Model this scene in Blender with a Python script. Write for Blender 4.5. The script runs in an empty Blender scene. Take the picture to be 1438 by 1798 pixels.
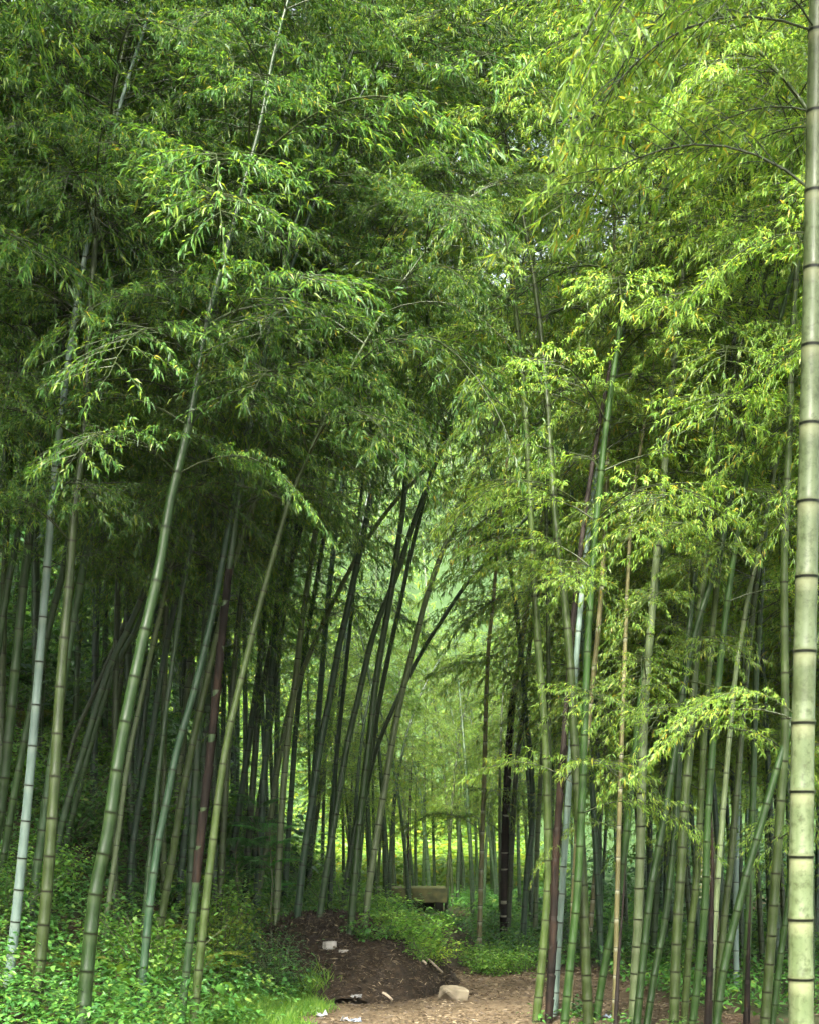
import bpy, math, random
import numpy as np

random.seed(7)
R = np.random.default_rng(7)
scene = bpy.context.scene
COL = scene.collection

# ------------------------------------------------------------------ camera model
F = 2400.0            # focal length in photo pixels (photo 1438 x 1798)
CX, HY = 719.0, 1480.0
CAMZ = 1.4

def at(px, py, D):
    return np.array([(px - CX) / F * D, D, CAMZ - (py - HY) / F * D])

# ------------------------------------------------------------------ ground
def wob(x, y, s=1.0, k=0.0):
    return (np.sin(x * 1.7 * s + y * 0.9 * s + k) + np.sin(x * -1.1 * s + y * 2.1 * s + 1.3 + k)
            + 0.6 * np.sin(x * 3.9 * s + y * 3.1 * s + 2.1 + k) + 0.5 * np.sin(x * 5.3 * s - y * 4.7 * s + 0.4 + k)) / 3.1

def toe(y):
    return np.interp(y, [0, 8, 10.6, 12, 14, 16, 20, 25, 32, 45], [-1.7, -1.2, -0.95, -0.75, -0.35, -0.05, -0.3, -0.8, -1.6, -5.0])

def ground(x, y):
    x = np.asarray(x, float); y = np.asarray(y, float)
    d = np.clip(toe(y) - x, 0, 26)
    f = np.where(d < 2.2, 0.12 * d + 0.2 * d * d, 0.12 * 2.2 + 0.2 * 4.84 + 0.95 * (d - 2.2))
    f = f * np.interp(y, [8, 14, 18, 60], [0.72, 0.9, 1.05, 1.0])
    z = f + 0.035 * wob(x, y, 1.3) * np.clip(0.25 + d, 0.25, 2.0)
    r = np.clip(x - 6.0, 0, 40)
    z = z + 0.12 * r
    h = np.clip(y - 36, 0, 9) * 0.06 + np.clip(y - 45, 0, 70) * 0.68
    return z + h + np.clip(y - 36, 0, 30) * 0.01 * wob(x, y, 0.2)

MC = (-0.54, 13.7)                      # the soil mound
def mound_h(x, y):
    u = (x - MC[0]) / 1.02; v = (y - MC[1]) / 2.0
    q = np.clip(1 - (u * u + v * v), 0, 1)
    return 0.62 * q ** 0.75

def gm(x, y):
    return float(ground(x, y) + mound_h(np.asarray(x), np.asarray(y)))

def solve(px, py, lo=6.0, hi=60.0):
    D = lo
    while D < hi:
        p = at(px, py, D)
        if p[2] <= gm(p[0], p[1]): return D
        D += 0.05
    return hi

# ------------------------------------------------------------------ mesh + object helpers
def new_mesh(name, V, faces, mats, smooth=False, attr=None, fmat=None):
    """faces: list of int arrays (n,k)."""
    me = bpy.data.meshes.new(name)
    V = np.ascontiguousarray(V, np.float32).reshape(-1, 3)
    me.vertices.add(len(V)); me.vertices.foreach_set('co', V.ravel())
    flat = [np.asarray(f, np.int32) for f in faces if len(f)]
    nl = sum(f.size for f in flat); npoly = sum(len(f) for f in flat)
    me.loops.add(nl); me.polygons.add(npoly)
    me.loops.foreach_set('vertex_index', np.concatenate([f.ravel() for f in flat]))
    st = []; o = 0
    for f in flat:
        st.append(np.arange(len(f), dtype=np.int32) * f.shape[1] + o); o += f.size
    me.polygons.foreach_set('loop_start', np.concatenate(st))
    for m in mats: me.materials.append(m)
    if fmat is not None: me.polygons.foreach_set('material_index', np.asarray(fmat, np.int32))
    me.polygons.foreach_set('use_smooth', np.full(npoly, smooth, bool))
    if attr is not None:
        for an, data in attr.items():
            a = me.attributes.new(an, 'FLOAT', 'POINT'); a.data.foreach_set('value', np.asarray(data, np.float32))
    me.update(calc_edges=True)
    return me

def link(name, me, parent=None, loc=None):
    o = bpy.data.objects.new(name, me); COL.objects.link(o)
    if parent is not None: o.parent = parent
    if loc is not None: o.location = loc
    return o

def tag(o, label=None, cat=None, group=None, kind=None):
    if label: o['label'] = label
    if cat: o['category'] = cat
    if group: o['group'] = group
    if kind: o['kind'] = kind
    return o

def thing(name, label, cat, loc=(0, 0, 0), rz=0.0, group=None):
    o = bpy.data.objects.new(name, None); COL.objects.link(o)
    o.empty_display_size = 0.1
    o.location = loc; o.rotation_euler = (0, 0, rz)
    return tag(o, label, cat, group)

def dup(root, loc, rot, s, label=None, group=None):
    r = root.copy(); COL.objects.link(r)
    r.location = loc; r.rotation_euler = rot; r.scale = (s, s, s)
    if label: r['label'] = label
    if group: r['group'] = group
    for ch in list(root.children):
        c = ch.copy(); COL.objects.link(c); c.parent = r
    return r

# ------------------------------------------------------------------ materials
def nmat(name):
    m = bpy.data.materials.new(name); m.use_nodes = True
    nt = m.node_tree; nt.nodes.clear()
    return m, nt, nt.nodes, nt.links

def ramp(N, stops, interp='LINEAR'):
    r = N.new('ShaderNodeValToRGB'); r.color_ramp.interpolation = interp
    e = r.color_ramp.elements
    e[0].position, e[0].color = stops[0][0], (*stops[0][1], 1)
    e[1].position, e[1].color = stops[-1][0], (*stops[-1][1], 1)
    for p, c in stops[1:-1]:
        k = e.new(p); k.color = (*c, 1)
    return r

def leaf_material(name, stops, trans=0.42, tint=(1.9, 1.75, 0.9), rough=0.46, objvar=0.30, spec=0.4):
    m, nt, N, L = nmat(name)
    out = N.new('ShaderNodeOutputMaterial'); geo = N.new('ShaderNodeNewGeometry'); oi = N.new('ShaderNodeObjectInfo')
    r = ramp(N, stops); L.new(geo.outputs['Random Per Island'], r.inputs[0])
    mr = N.new('ShaderNodeMapRange'); mr.inputs['To Min'].default_value = 1 - objvar; mr.inputs['To Max'].default_value = 1 + objvar
    L.new(oi.outputs['Random'], mr.inputs['Value'])
    v = N.new('ShaderNodeVectorMath'); v.operation = 'SCALE'
    L.new(r.outputs[0], v.inputs[0]); L.new(mr.outputs[0], v.inputs['Scale'])
    t = N.new('ShaderNodeVectorMath'); t.operation = 'MULTIPLY'; t.inputs[1].default_value = tint
    L.new(v.outputs[0], t.inputs[0])
    p = N.new('ShaderNodeBsdfPrincipled'); p.inputs['Roughness'].default_value = rough
    p.inputs['Specular IOR Level'].default_value = spec
    L.new(v.outputs[0], p.inputs['Base Color'])
    tr = N.new('ShaderNodeBsdfTranslucent'); L.new(t.outputs[0], tr.inputs['Color'])
    mx = N.new('ShaderNodeMixShader'); mx.inputs[0].default_value = trans
    L.new(p.outputs[0], mx.inputs[1]); L.new(tr.outputs[0], mx.inputs[2]); L.new(mx.outputs[0], out.inputs[0])
    return m

LEAF = leaf_material('bamboo_leaf', [(0, (.024, .070, .018)), (.35, (.046, .120, .026)), (.7, (.080, .170, .033)),
                                     (.92, (.150, .235, .036)), (.985, (.17, .24, .035)), (1, (.28, .22, .03))], trans=.5, tint=(2.1, 1.9, .8))
LEAF_BRIGHT = leaf_material('bamboo_leaf_lit', [(0, (.055, .135, .022)), (.4, (.124, .218, .036)), (.8, (.188, .288, .048)),
                                           (.97, (.24, .28, .04)), (1, (.36, .25, .03))], trans=.5, tint=(1.8, 1.75, .8))  # right and far stands: their brighter light is put into this leaf colour
HERB = leaf_material('herb_leaf', [(0, (.030, .10, .024)), (.5, (.06, .18, .034)), (.9, (.11, .24, .04)), (1, (.19, .27, .05))], trans=.35, rough=.35)
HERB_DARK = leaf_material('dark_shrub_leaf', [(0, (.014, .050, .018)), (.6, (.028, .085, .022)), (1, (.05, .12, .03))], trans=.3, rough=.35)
HERB_YEL = leaf_material('yellow_green_leaf', [(0, (.08, .17, .018)), (.5, (.15, .26, .026)), (1, (.25, .33, .04))], trans=.45)
HERB_LIME = leaf_material('lime_herb_leaf', [(0, (.06, .17, .028)), (.5, (.11, .25, .035)), (1, (.20, .34, .055))], trans=.42)
FERNM = leaf_material('fern_leaf', [(0, (.035, .15, .045)), (.6, (.06, .23, .06)), (1, (.11, .29, .07))], trans=.5)
FERNY = leaf_material('yellowing_fern_leaf', [(0, (.10, .15, .02)), (.6, (.16, .20, .03)), (1, (.24, .24, .05))], trans=.4)
FERND = leaf_material('dry_fern_leaf', [(0, (.16, .11, .04)), (1, (.26, .18, .07))], trans=.25)
GRASSM = leaf_material('grass_blade', [(0, (.05, .13, .015)), (.6, (.085, .19, .02)), (1, (.16, .25, .03))], trans=.4)
LITTER = leaf_material('dead_leaf', [(0, (.028, .019, .011)), (.5, (.062, .043, .023)), (.85, (.120, .088, .048)), (1, (.27, .22, .14))], trans=.1, tint=(1, 1, 1), rough=.6, objvar=0)

def bark_material(name, c1, c2, dark=(.012, .012, .008), wax=(.42, .44, .34), blotch=(.03, .045, .015), bl=.45, rough=.42, scale=1.0, stain=.5):
    """bamboo culm: lengthwise streaks, mottling, dark node line and waxy band under it"""
    m, nt, N, L = nmat(name)
    out = N.new('ShaderNodeOutputMaterial'); p = N.new('ShaderNodeBsdfPrincipled')
    tc = N.new('ShaderNodeTexCoord'); oi = N.new('ShaderNodeObjectInfo')
    mp = N.new('ShaderNodeMapping'); mp.inputs['Scale'].default_value = (14 * scale, 14 * scale, 1.6 * scale)
    L.new(tc.outputs['Object'], mp.inputs[0])
    n1 = N.new('ShaderNodeTexNoise'); n1.inputs['Scale'].default_value = 2.2; n1.inputs['Detail'].default_value = 5
    L.new(mp.outputs[0], n1.inputs[0])
    r1 = ramp(N, [(.32, c1), (.68, c2)]); L.new(n1.outputs[0], r1.inputs[0])
    n2 = N.new('ShaderNodeTexNoise'); n2.inputs['Scale'].default_value = 38 * scale; n2.inputs['Detail'].default_value = 6; n2.inputs['Roughness'].default_value = .65
    L.new(tc.outputs['Object'], n2.inputs[0])
    r2 = ramp(N, [(.50, (0, 0, 0)), (.66, (1, 1, 1))]); L.new(n2.outputs[0], r2.inputs[0])
    k = N.new('ShaderNodeMath'); k.operation = 'MULTIPLY'; k.inputs[1].default_value = bl; L.new(r2.outputs[0], k.inputs[0])
    m1 = N.new('ShaderNodeMix'); m1.data_type = 'RGBA'
    L.new(k.outputs[0], m1.inputs[0]); L.new(r1.outputs[0], m1.inputs[6]); m1.inputs[7].default_value = (*blotch, 1)
    n4 = N.new('ShaderNodeTexNoise'); n4.inputs['Scale'].default_value = 7 * scale; n4.inputs['Detail'].default_value = 7; n4.inputs['Roughness'].default_value = .7; n4.inputs['Distortion'].default_value = .6
    L.new(tc.outputs['Object'], n4.inputs[0])
    r4 = ramp(N, [(.48, (0, 0, 0)), (.70, (1, 1, 1))]); L.new(n4.outputs[0], r4.inputs[0])
    k4 = N.new('ShaderNodeMath'); k4.operation = 'MULTIPLY'; k4.inputs[1].default_value = stain; L.new(r4.outputs[0], k4.inputs[0])
    m4 = N.new('ShaderNodeMix'); m4.data_type = 'RGBA'; L.new(k4.outputs[0], m4.inputs[0]); L.new(m1.outputs[2], m4.inputs[6]); m4.inputs[7].default_value = (*blotch, 1)
    m1 = m4
    aw = N.new('ShaderNodeAttribute'); aw.attribute_name = 'wax'
    ad = N.new('ShaderNodeAttribute'); ad.attribute_name = 'node'
    m2 = N.new('ShaderNodeMix'); m2.data_type = 'RGBA'; L.new(aw.outputs['Fac'], m2.inputs[0]); L.new(m1.outputs[2], m2.inputs[6]); m2.inputs[7].default_value = (*wax, 1)
    m3 = N.new('ShaderNodeMix'); m3.data_type = 'RGBA'; L.new(ad.outputs['Fac'], m3.inputs[0]); L.new(m2.outputs[2], m3.inputs[6]); m3.inputs[7].default_value = (*dark, 1)
    mr = N.new('ShaderNodeMapRange'); mr.inputs['To Min'].default_value = .75; mr.inputs['To Max'].default_value = 1.2; L.new(oi.outputs['Random'], mr.inputs['Value'])
    v = N.new('ShaderNodeVectorMath'); v.operation = 'SCALE'; L.new(m3.outputs[2], v.inputs[0]); L.new(mr.outputs[0], v.inputs['Scale'])
    L.new(v.outputs[0], p.inputs['Base Color']); p.inputs['Roughness'].default_value = rough; p.inputs['Specular IOR Level'].default_value = .3
    b = N.new('ShaderNodeBump'); b.inputs['Strength'].default_value = .12; b.inputs['Distance'].default_value = .004
    L.new(n2.outputs[0], b.inputs['Height']); L.new(b.outputs[0], p.inputs['Normal'])
    L.new(p.outputs[0], out.inputs[0])
    return m

CULM = {
    'green': bark_material('green_culm', (0.011, 0.031, 0.005), (0.020, 0.047, 0.009), blotch=(0.009, 0.020, 0.005), bl=.35, dark=(0.006, 0.010, 0.003), wax=(0.046, 0.072, 0.025)),
    'olive': bark_material('olive_culm', (0.020, 0.037, 0.007), (0.038, 0.058, 0.014), blotch=(0.014, 0.018, 0.006), bl=.5, wax=(0.064, 0.086, 0.036)),
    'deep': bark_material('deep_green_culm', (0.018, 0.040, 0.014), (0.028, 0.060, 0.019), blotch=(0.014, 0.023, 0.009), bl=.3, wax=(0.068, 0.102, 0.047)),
    'teal': bark_material('bluish_green_culm', (0.015, 0.040, 0.020), (0.027, 0.060, 0.027), blotch=(0.014, 0.028, 0.013), bl=.35, wax=(0.050, 0.082, 0.044)),
    'pale': bark_material('pale_waxy_culm', (0.075, 0.106, 0.045), (0.111, 0.144, 0.067), blotch=(0.059, 0.079, 0.032), bl=.4, wax=(0.156, 0.183, 0.101)),
    'blue': bark_material('whitish_blue_culm', (0.102, 0.153, 0.130), (0.150, 0.209, 0.177), blotch=(0.102, 0.150, 0.109), bl=.25, wax=(0.204, 0.254, 0.202)),
    'beige': bark_material('straw_culm', (0.120, 0.111, 0.046), (0.159, 0.146, 0.067), blotch=(0.066, 0.062, 0.023), bl=.45),
    'giant': bark_material('mottled_grey_green_culm', (.068, .096, .040), (.108, .136, .070), blotch=(.030, .042, .012), bl=.85, scale=1.0, stain=.75, wax=(0.209, 0.221, 0.121), dark=(0.004, 0.006, 0.003)),
    'brown': bark_material('dark_brown_culm', (.009, .007, .005), (.020, .013, .008), blotch=(.012, .008, .006), bl=.5, wax=(.02, .014, .01), rough=.75),
}
BGREY = bark_material('branch_wood', (.020, .034, .011), (.040, .050, .018), bl=.2)
STEM = bark_material('herb_stem', (.06, .08, .03), (.10, .10, .05), bl=.3)

def sheath_material():
    m, nt, N, L = nmat('dark_red_sheath')
    out = N.new('ShaderNodeOutputMaterial'); p = N.new('ShaderNodeBsdfPrincipled'); tc = N.new('ShaderNodeTexCoord')
    mp = N.new('ShaderNodeMapping'); mp.inputs['Scale'].default_value = (60, 60, 5); L.new(tc.outputs['Object'], mp.inputs[0])
    n = N.new('ShaderNodeTexNoise'); n.inputs['Scale'].default_value = 1.0; n.inputs['Detail'].default_value = 6; L.new(mp.outputs[0], n.inputs[0])
    n2 = N.new('ShaderNodeTexNoise'); n2.inputs['Scale'].default_value = 2.3; L.new(tc.outputs['Object'], n2.inputs[0])
    r = ramp(N, [(.3, (.005, .004, .003)), (.5, (.010, .007, .005)), (.76, (.027, .016, .010))])
    ad = N.new('ShaderNodeMath'); ad.operation = 'ADD'; ad.inputs[1].default_value = -.5; L.new(n2.outputs[0], ad.inputs[0])
    a2 = N.new('ShaderNodeMath'); a2.operation = 'MULTIPLY_ADD'; a2.inputs[1].default_value = 1.3
    L.new(ad.outputs[0], a2.inputs[0]); L.new(n.outputs[0], a2.inputs[2]); L.new(a2.outputs[0], r.inputs[0])
    L.new(r.outputs[0], p.inputs['Base Color']); p.inputs['Roughness'].default_value = .75; p.inputs['Specular IOR Level'].default_value = .15
    L.new(p.outputs[0], out.inputs[0]); return m
SHEATH = sheath_material()

def soil_material(name, stops, scale=9.0, green=None, bump=.6, fine=60):
    m, nt, N, L = nmat(name)
    out = N.new('ShaderNodeOutputMaterial'); p = N.new('ShaderNodeBsdfPrincipled'); tc = N.new('ShaderNodeTexCoord')
    n = N.new('ShaderNodeTexNoise'); n.inputs['Scale'].default_value = scale; n.inputs['Detail'].default_value = 9; n.inputs['Roughness'].default_value = .7
    L.new(tc.outputs['Object'], n.inputs[0])
    r = ramp(N, stops); L.new(n.outputs[0], r.inputs[0])
    vo = N.new('ShaderNodeTexVoronoi'); vo.inputs['Scale'].default_value = fine; L.new(tc.outputs['Object'], vo.inputs[0])
    hs = N.new('ShaderNodeMix'); hs.data_type = 'RGBA'; hs.blend_type = 'MULTIPLY'; hs.inputs[0].default_value = .55
    rv = ramp(N, [(0, (.45, .42, .40)), (.5, (1, 1, 1)), (1, (1.5, 1.4, 1.3))])
    sp = N.new('ShaderNodeSeparateColor'); L.new(vo.outputs['Color'], sp.inputs[0]); L.new(sp.outputs[0], rv.inputs[0])
    L.new(r.outputs[0], hs.inputs[6]); L.new(rv.outputs[0], hs.inputs[7])
    col = hs.outputs[2]
    if green:
        n3 = N.new('ShaderNodeTexNoise'); n3.inputs['Scale'].default_value = 1.4; n3.inputs['Detail'].default_value = 6; L.new(tc.outputs['Object'], n3.inputs[0])
        r3 = ramp(N, [(.42, (0, 0, 0)), (.6, (1, 1, 1))]); L.new(n3.outputs[0], r3.inputs[0])
        at_ = N.new('ShaderNodeAttribute'); at_.attribute_name = 'cover'
        k = N.new('ShaderNodeMath'); k.operation = 'MULTIPLY'; L.new(r3.outputs[0], k.inputs[0]); L.new(at_.outputs['Fac'], k.inputs[1])
        k2 = N.new('ShaderNodeMath'); k2.operation = 'MULTIPLY_ADD'; k2.inputs[1].default_value = .8; k2.inputs[2].default_value = -1.0; k2.use_clamp = True; L.new(at_.outputs['Fac'], k2.inputs[0])
        k3 = N.new('ShaderNodeMath'); k3.operation = 'MAXIMUM'; k3.use_clamp = True; L.new(k.outputs[0], k3.inputs[0]); L.new(k2.outputs[0], k3.inputs[1])
        g = N.new('ShaderNodeMix'); g.data_type = 'RGBA'; L.new(k3.outputs[0], g.inputs[0]); L.new(col, g.inputs[6]); g.inputs[7].default_value = (*green, 1)
        col = g.outputs[2]
    L.new(col, p.inputs['Base Color']); p.inputs['Roughness'].default_value = .9; p.inputs['Specular IOR Level'].default_value = .2
    b = N.new('ShaderNodeBump'); b.inputs['Strength'].default_value = bump; b.inputs['Distance'].default_value = .03
    L.new(n.outputs[0], b.inputs['Height']); L.new(b.outputs[0], p.inputs['Normal'])
    L.new(p.outputs[0], out.inputs[0]); return m

GROUND = soil_material('forest_floor', [(.3, (.030, .020, .012)), (.5, (.065, .042, .024)), (.7, (.11, .075, .042))], green=(.022, .046, .012))
PATH = soil_material('trodden_dirt', [(.28, (.045, .032, .018)), (.5, (.082, .061, .036)), (.72, (.135, .105, .064))], scale=5, fine=45, bump=.45)
MOUND = soil_material('dark_humus', [(.3, (.009, .006, .004)), (.5, (.020, .014, .008)), (.72, (.046, .032, .018))], scale=14, fine=40, bump=1.0)

def plain(name, c1, c2, scale=8, rough=.8, bump=.3, detail=8):
    m, nt, N, L = nmat(name)
    out = N.new('ShaderNodeOutputMaterial'); p = N.new('ShaderNodeBsdfPrincipled'); tc = N.new('ShaderNodeTexCoord')
    n = N.new('ShaderNodeTexNoise'); n.inputs['Scale'].default_value = scale; n.inputs['Detail'].default_value = detail; L.new(tc.outputs['Object'], n.inputs[0])
    r = ramp(N, [(.35, c1), (.65, c2)]); L.new(n.outputs[0], r.inputs[0]); L.new(r.outputs[0], p.inputs['Base Color'])
    p.inputs['Roughness'].default_value = rough; p.inputs['Specular IOR Level'].default_value = .3
    b = N.new('ShaderNodeBump'); b.inputs['Strength'].default_value = bump; b.inputs['Distance'].default_value = .01
    L.new(n.outputs[0], b.inputs['Height']); L.new(b.outputs[0], p.inputs['Normal']); L.new(p.outputs[0], out.inputs[0]); return m
STONE = plain('pale_stone', (.11, .092, .06), (.22, .19, .13), 9)
ROCKW = plain('whitish_rock', (.22, .21, .18), (.40, .38, .34), 14)
CONC = plain('mossy_concrete', (.032, .040, .012), (.105, .104, .036), 7)
CONCD = plain('dark_concrete', (.02, .022, .015), (.045, .045, .03), 6)  # darker concrete for the walls below the slab
SCRAP = plain('white_plastic', (.16, .165, .165), (.29, .29, .28), 20, rough=.5)
SCRAPB = plain('bluish_plastic', (.14, .18, .23), (.25, .30, .35), 30, rough=.4)
WOODP = plain('weathered_wood', (.28, .22, .15), (.42, .36, .27), 20)

# ------------------------------------------------------------------ leaf sprays (templates in numpy)
def unit(a):
    return a / np.maximum(np.linalg.norm(a, axis=-1, keepdims=True), 1e-9)

def leaves(P, Dv, ln, wd, rng, fine=False, roll=.6, droop=.25, side_up=None):
    """P (n,3) leaf bases, Dv (n,3) directions, ln lengths, wd widths -> (n,k,3)"""
    n = len(P); up = np.array([0, 0, 1.0])
    Dv = unit(Dv)
    W = np.cross(Dv, up) + 1e-3; W = unit(W)
    Nn = unit(np.cross(W, Dv))
    a = rng.normal(0, roll, n)[:, None]
    W2 = W * np.cos(a) + Nn * np.sin(a); N2 = -W * np.sin(a) + Nn * np.cos(a)
    l = ln[:, None]; w = wd[:, None]
    base = P; tip = P + Dv * l + np.array([0, 0, -1.0]) * l * droop
    if not fine:
        c = P + Dv * l * .38
        fold = N2 * w * .28
        return np.stack([base, c + W2 * w * .5 + fold, tip, c - W2 * w * .5 + fold], 1)
    c1 = P + Dv * l * .22 + np.array([0, 0, -1.0]) * l * droop * .1
    c2 = P + Dv * l * .62 + np.array([0, 0, -1.0]) * l * droop * .45
    f1 = N2 * w * .18
    return np.stack([base, c1 + W2 * w * .5 + f1, c2 + W2 * w * .42 + f1, tip, c2 - W2 * w * .42 + f1, c1 - W2 * w * .5 + f1], 1)

def tube(pts, rad, k=3):
    """tube along a polyline -> V, F(quads)"""
    pts = np.asarray(pts, float); rad = np.asarray(rad, float); n = len(pts)
    t = unit(np.gradient(pts, axis=0))
    ref = np.where(np.abs(t[:, 2:3]) > .9, np.array([[1.0, 0, 0]]), np.array([[0, 0, 1.0]]))
    a = unit(np.cross(t, ref)); b = np.cross(t, a)
    an = np.arange(k) / k * 2 * math.pi
    V = pts[:, None] + rad[:, None, None] * (a[:, None] * np.cos(an)[None, :, None] + b[:, None] * np.sin(an)[None, :, None])
    i = np.arange(n - 1)[:, None] * k; j = np.arange(k)[None]; j2 = (j + 1) % k
    Fq = np.stack([i + j, i + j2, i + k + j2, i + k + j], -1).reshape(-1, 4)
    return V.reshape(-1, 3), Fq

def make_spray(rng, L=1.2, leaf=.088, step=.085, per=11, fine=False, wr=.155, axis_k=4, twigs=True):
    t = np.linspace(0, 1, 9)
    cz = rng.uniform(.42, .62); dz = rng.uniform(.62, .85); sw = rng.uniform(-.12, .12)
    ax = np.stack([L * (t - .12 * t * t), L * sw * t * t, L * (cz * t - dz * t * t)], -1)
    TV = []; TF = []; off = 0
    v, f = tube(ax, .0048 * L * (1 - .8 * t) + .0010, axis_k); TV.append(v); TF.append(f); off += len(v)
    P = []; Dv = []
    ns = max(5, int(L / step)); ts = np.linspace(.16, 1.0, ns) + rng.normal(0, .012, ns)
    tan = np.gradient(ax, axis=0)
    for i, tt in enumerate(np.clip(ts, .05, 1)):
        o = np.array([np.interp(tt, t, ax[:, q]) for q in range(3)]); ta = unit(np.array([np.interp(tt, t, tan[:, q]) for q in range(3)]))
        sd = 1 if i % 2 else -1
        side = unit(np.cross(ta, [0, 0, 1.0])) * sd
        last = i == ns - 1
        d = unit(ta * (1.0 if last else rng.uniform(.45, .8)) + side * (0 if last else rng.uniform(.6, .95)) + np.array([0, 0, rng.uniform(-.1, .35)]))
        l = (L * .46 * (1 - .5 * tt) + .05) * rng.uniform(.7, 1.15)
        u = np.linspace(0, 1, 4)
        tw = o + d * (u * l)[:, None] + np.array([0, 0, -1.0]) * (u * u * l * rng.uniform(.15, .4))[:, None]
        if twigs:
            v, f = tube(tw, .0022 * (1 - .7 * u) + .0006, 3); TV.append(v); TF.append(f + off); off += len(v)
        m = max(3, int(per * (.7 + .6 * rng.random())))
        uu = np.clip(1 - rng.random(m) ** 1.4 * .85, 0, 1)
        pp = np.stack([np.interp(uu, u, tw[:, q]) for q in range(3)], -1) + rng.normal(0, .006, (m, 3))
        td = unit(tw[-1] - tw[0])
        dd = td * .7 + rng.normal(0, .55, (m, 3)) * np.array([1, 1, .6]) + np.array([0, 0, -1.0]) * rng.uniform(-.05, .6, (m, 1))
        P.append(pp); Dv.append(dd)
    P = np.concatenate(P); Dv = np.concatenate(Dv); n = len(P)
    ln = leaf * rng.uniform(.65, 1.25, n)
    LV = leaves(P, Dv, ln, ln * wr * rng.uniform(.8, 1.2, n), rng, fine)
    return dict(L=L, leaf=LV.astype(np.float32), tv=np.concatenate(TV).astype(np.float32), tf=np.concatenate(TF))

rt = np.random.default_rng(11)
SPRAY_A = [make_spray(rt, leaf=.046, step=.050, per=38, wr=.205) for _ in range(10)]
SPRAY_B = [make_spray(rt, leaf=.063, step=.074, per=23, wr=.20) for _ in range(8)]
SPRAY_C = [make_spray(rt, L=1.3, leaf=.19, step=.2, per=7, wr=.2, axis_k=3, twigs=False) for _ in range(6)]
SPRAY_N = [make_spray(rt, L=1.0, leaf=.050, step=.045, per=22, fine=True, wr=.175) for _ in range(6)]

def rotm(yaw, pitch):
    c, s = math.cos(yaw), math.sin(yaw); cp, sp = math.cos(pitch), math.sin(pitch)
    Ry = np.array([[cp, 0, -sp], [0, 1, 0], [sp, 0, cp]])
    Rz = np.array([[c, -s, 0], [s, c, 0], [0, 0, 1]])
    return Rz @ Ry

class Crown:
    def __init__(self): self.lv = []; self.tv = []; self.tf = []; self.off = 0
    def add(self, sp, base, yaw, pitch, s):
        M = rotm(yaw, pitch).T * s
        k = max(1.0, s) ** -.5 if s > 1 else 1
        self.lv.append(sp['leaf'] @ M + base)
        v = sp['tv'] @ M + base
        self.tv.append(v); self.tf.append(sp['tf'] + self.off); self.off += len(v)
    def leaf_mesh(self, mat):
        g = {}
        for a in self.lv: g.setdefault(a.shape[1], []).append(a)
        V = []; Fs = []; o = 0
        for k, arr in g.items():
            a = np.concatenate(arr); n = len(a)
            V.append(a.reshape(-1, 3)); Fs.append(np.arange(n * k).reshape(n, k) + o); o += n * k
        return new_mesh('foliage', np.concatenate(V), Fs, [mat])
    def twig_mesh(self, mat):
        return new_mesh('branches', np.concatenate(self.tv), [np.concatenate(self.tf)], [mat], True)

# ------------------------------------------------------------------ culms
def catmull(P, m=8):
    P = np.asarray(P, float)
    Q = np.vstack([2 * P[0] - P[1], P, 2 * P[-1] - P[-2]])
    out = []
    for i in range(1, len(Q) - 2):
        for t in np.linspace(0, 1, m, endpoint=False):
            a, b, c, d = Q[i - 1], Q[i], Q[i + 1], Q[i + 2]
            out.append(.5 * ((2 * b) + (-a + c) * t + (2 * a - 5 * b + 4 * c - d) * t * t + (-a + 3 * b - 3 * c + d) * t ** 3))
    out.append(P[-1]); return np.array(out)

def arclen(P):
    return np.concatenate([[0], np.cumsum(np.linalg.norm(np.diff(P, axis=0), axis=1))])

def resample(P, s):
    a = arclen(P)
    return np.stack([np.interp(s, a, P[:, q]) for q in range(3)], -1)

def extend_up(P, total, rng, droop=1.0):
    a = arclen(P); d = unit(P[-1] - P[max(0, len(P) - 10)]); pts = [P[-1]]
    s = a[-1]; bias = np.array([d[0], d[1] * .5, 0]); bl = np.linalg.norm(bias)
    hd = bias / bl if bl > .03 else unit(np.array([rng.normal(), rng.normal(), 0]))
    while s < total:
        u = s / total
        d = unit(d + hd * .3 * (.045 + .16 * u ** 3 * droop) - np.array([0, 0, 1]) * .3 * .14 * max(0, u - .72) * 3 * droop)
        pts.append(pts[-1] + d * .3); s += .3
    return np.vstack([P, np.array(pts[1:])]) if len(pts) > 1 else P

def node_positions(total, rng, base=.17, mx=.33):
    s = [rng.uniform(.04, .12)]; i = 0
    while s[-1] < total - .15:
        L = min(mx, base + .012 * i) * rng.uniform(.93, 1.07)
        if s[-1] > total * .7: L *= .8
        s.append(s[-1] + L); i += 1
    return np.array(s)

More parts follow.
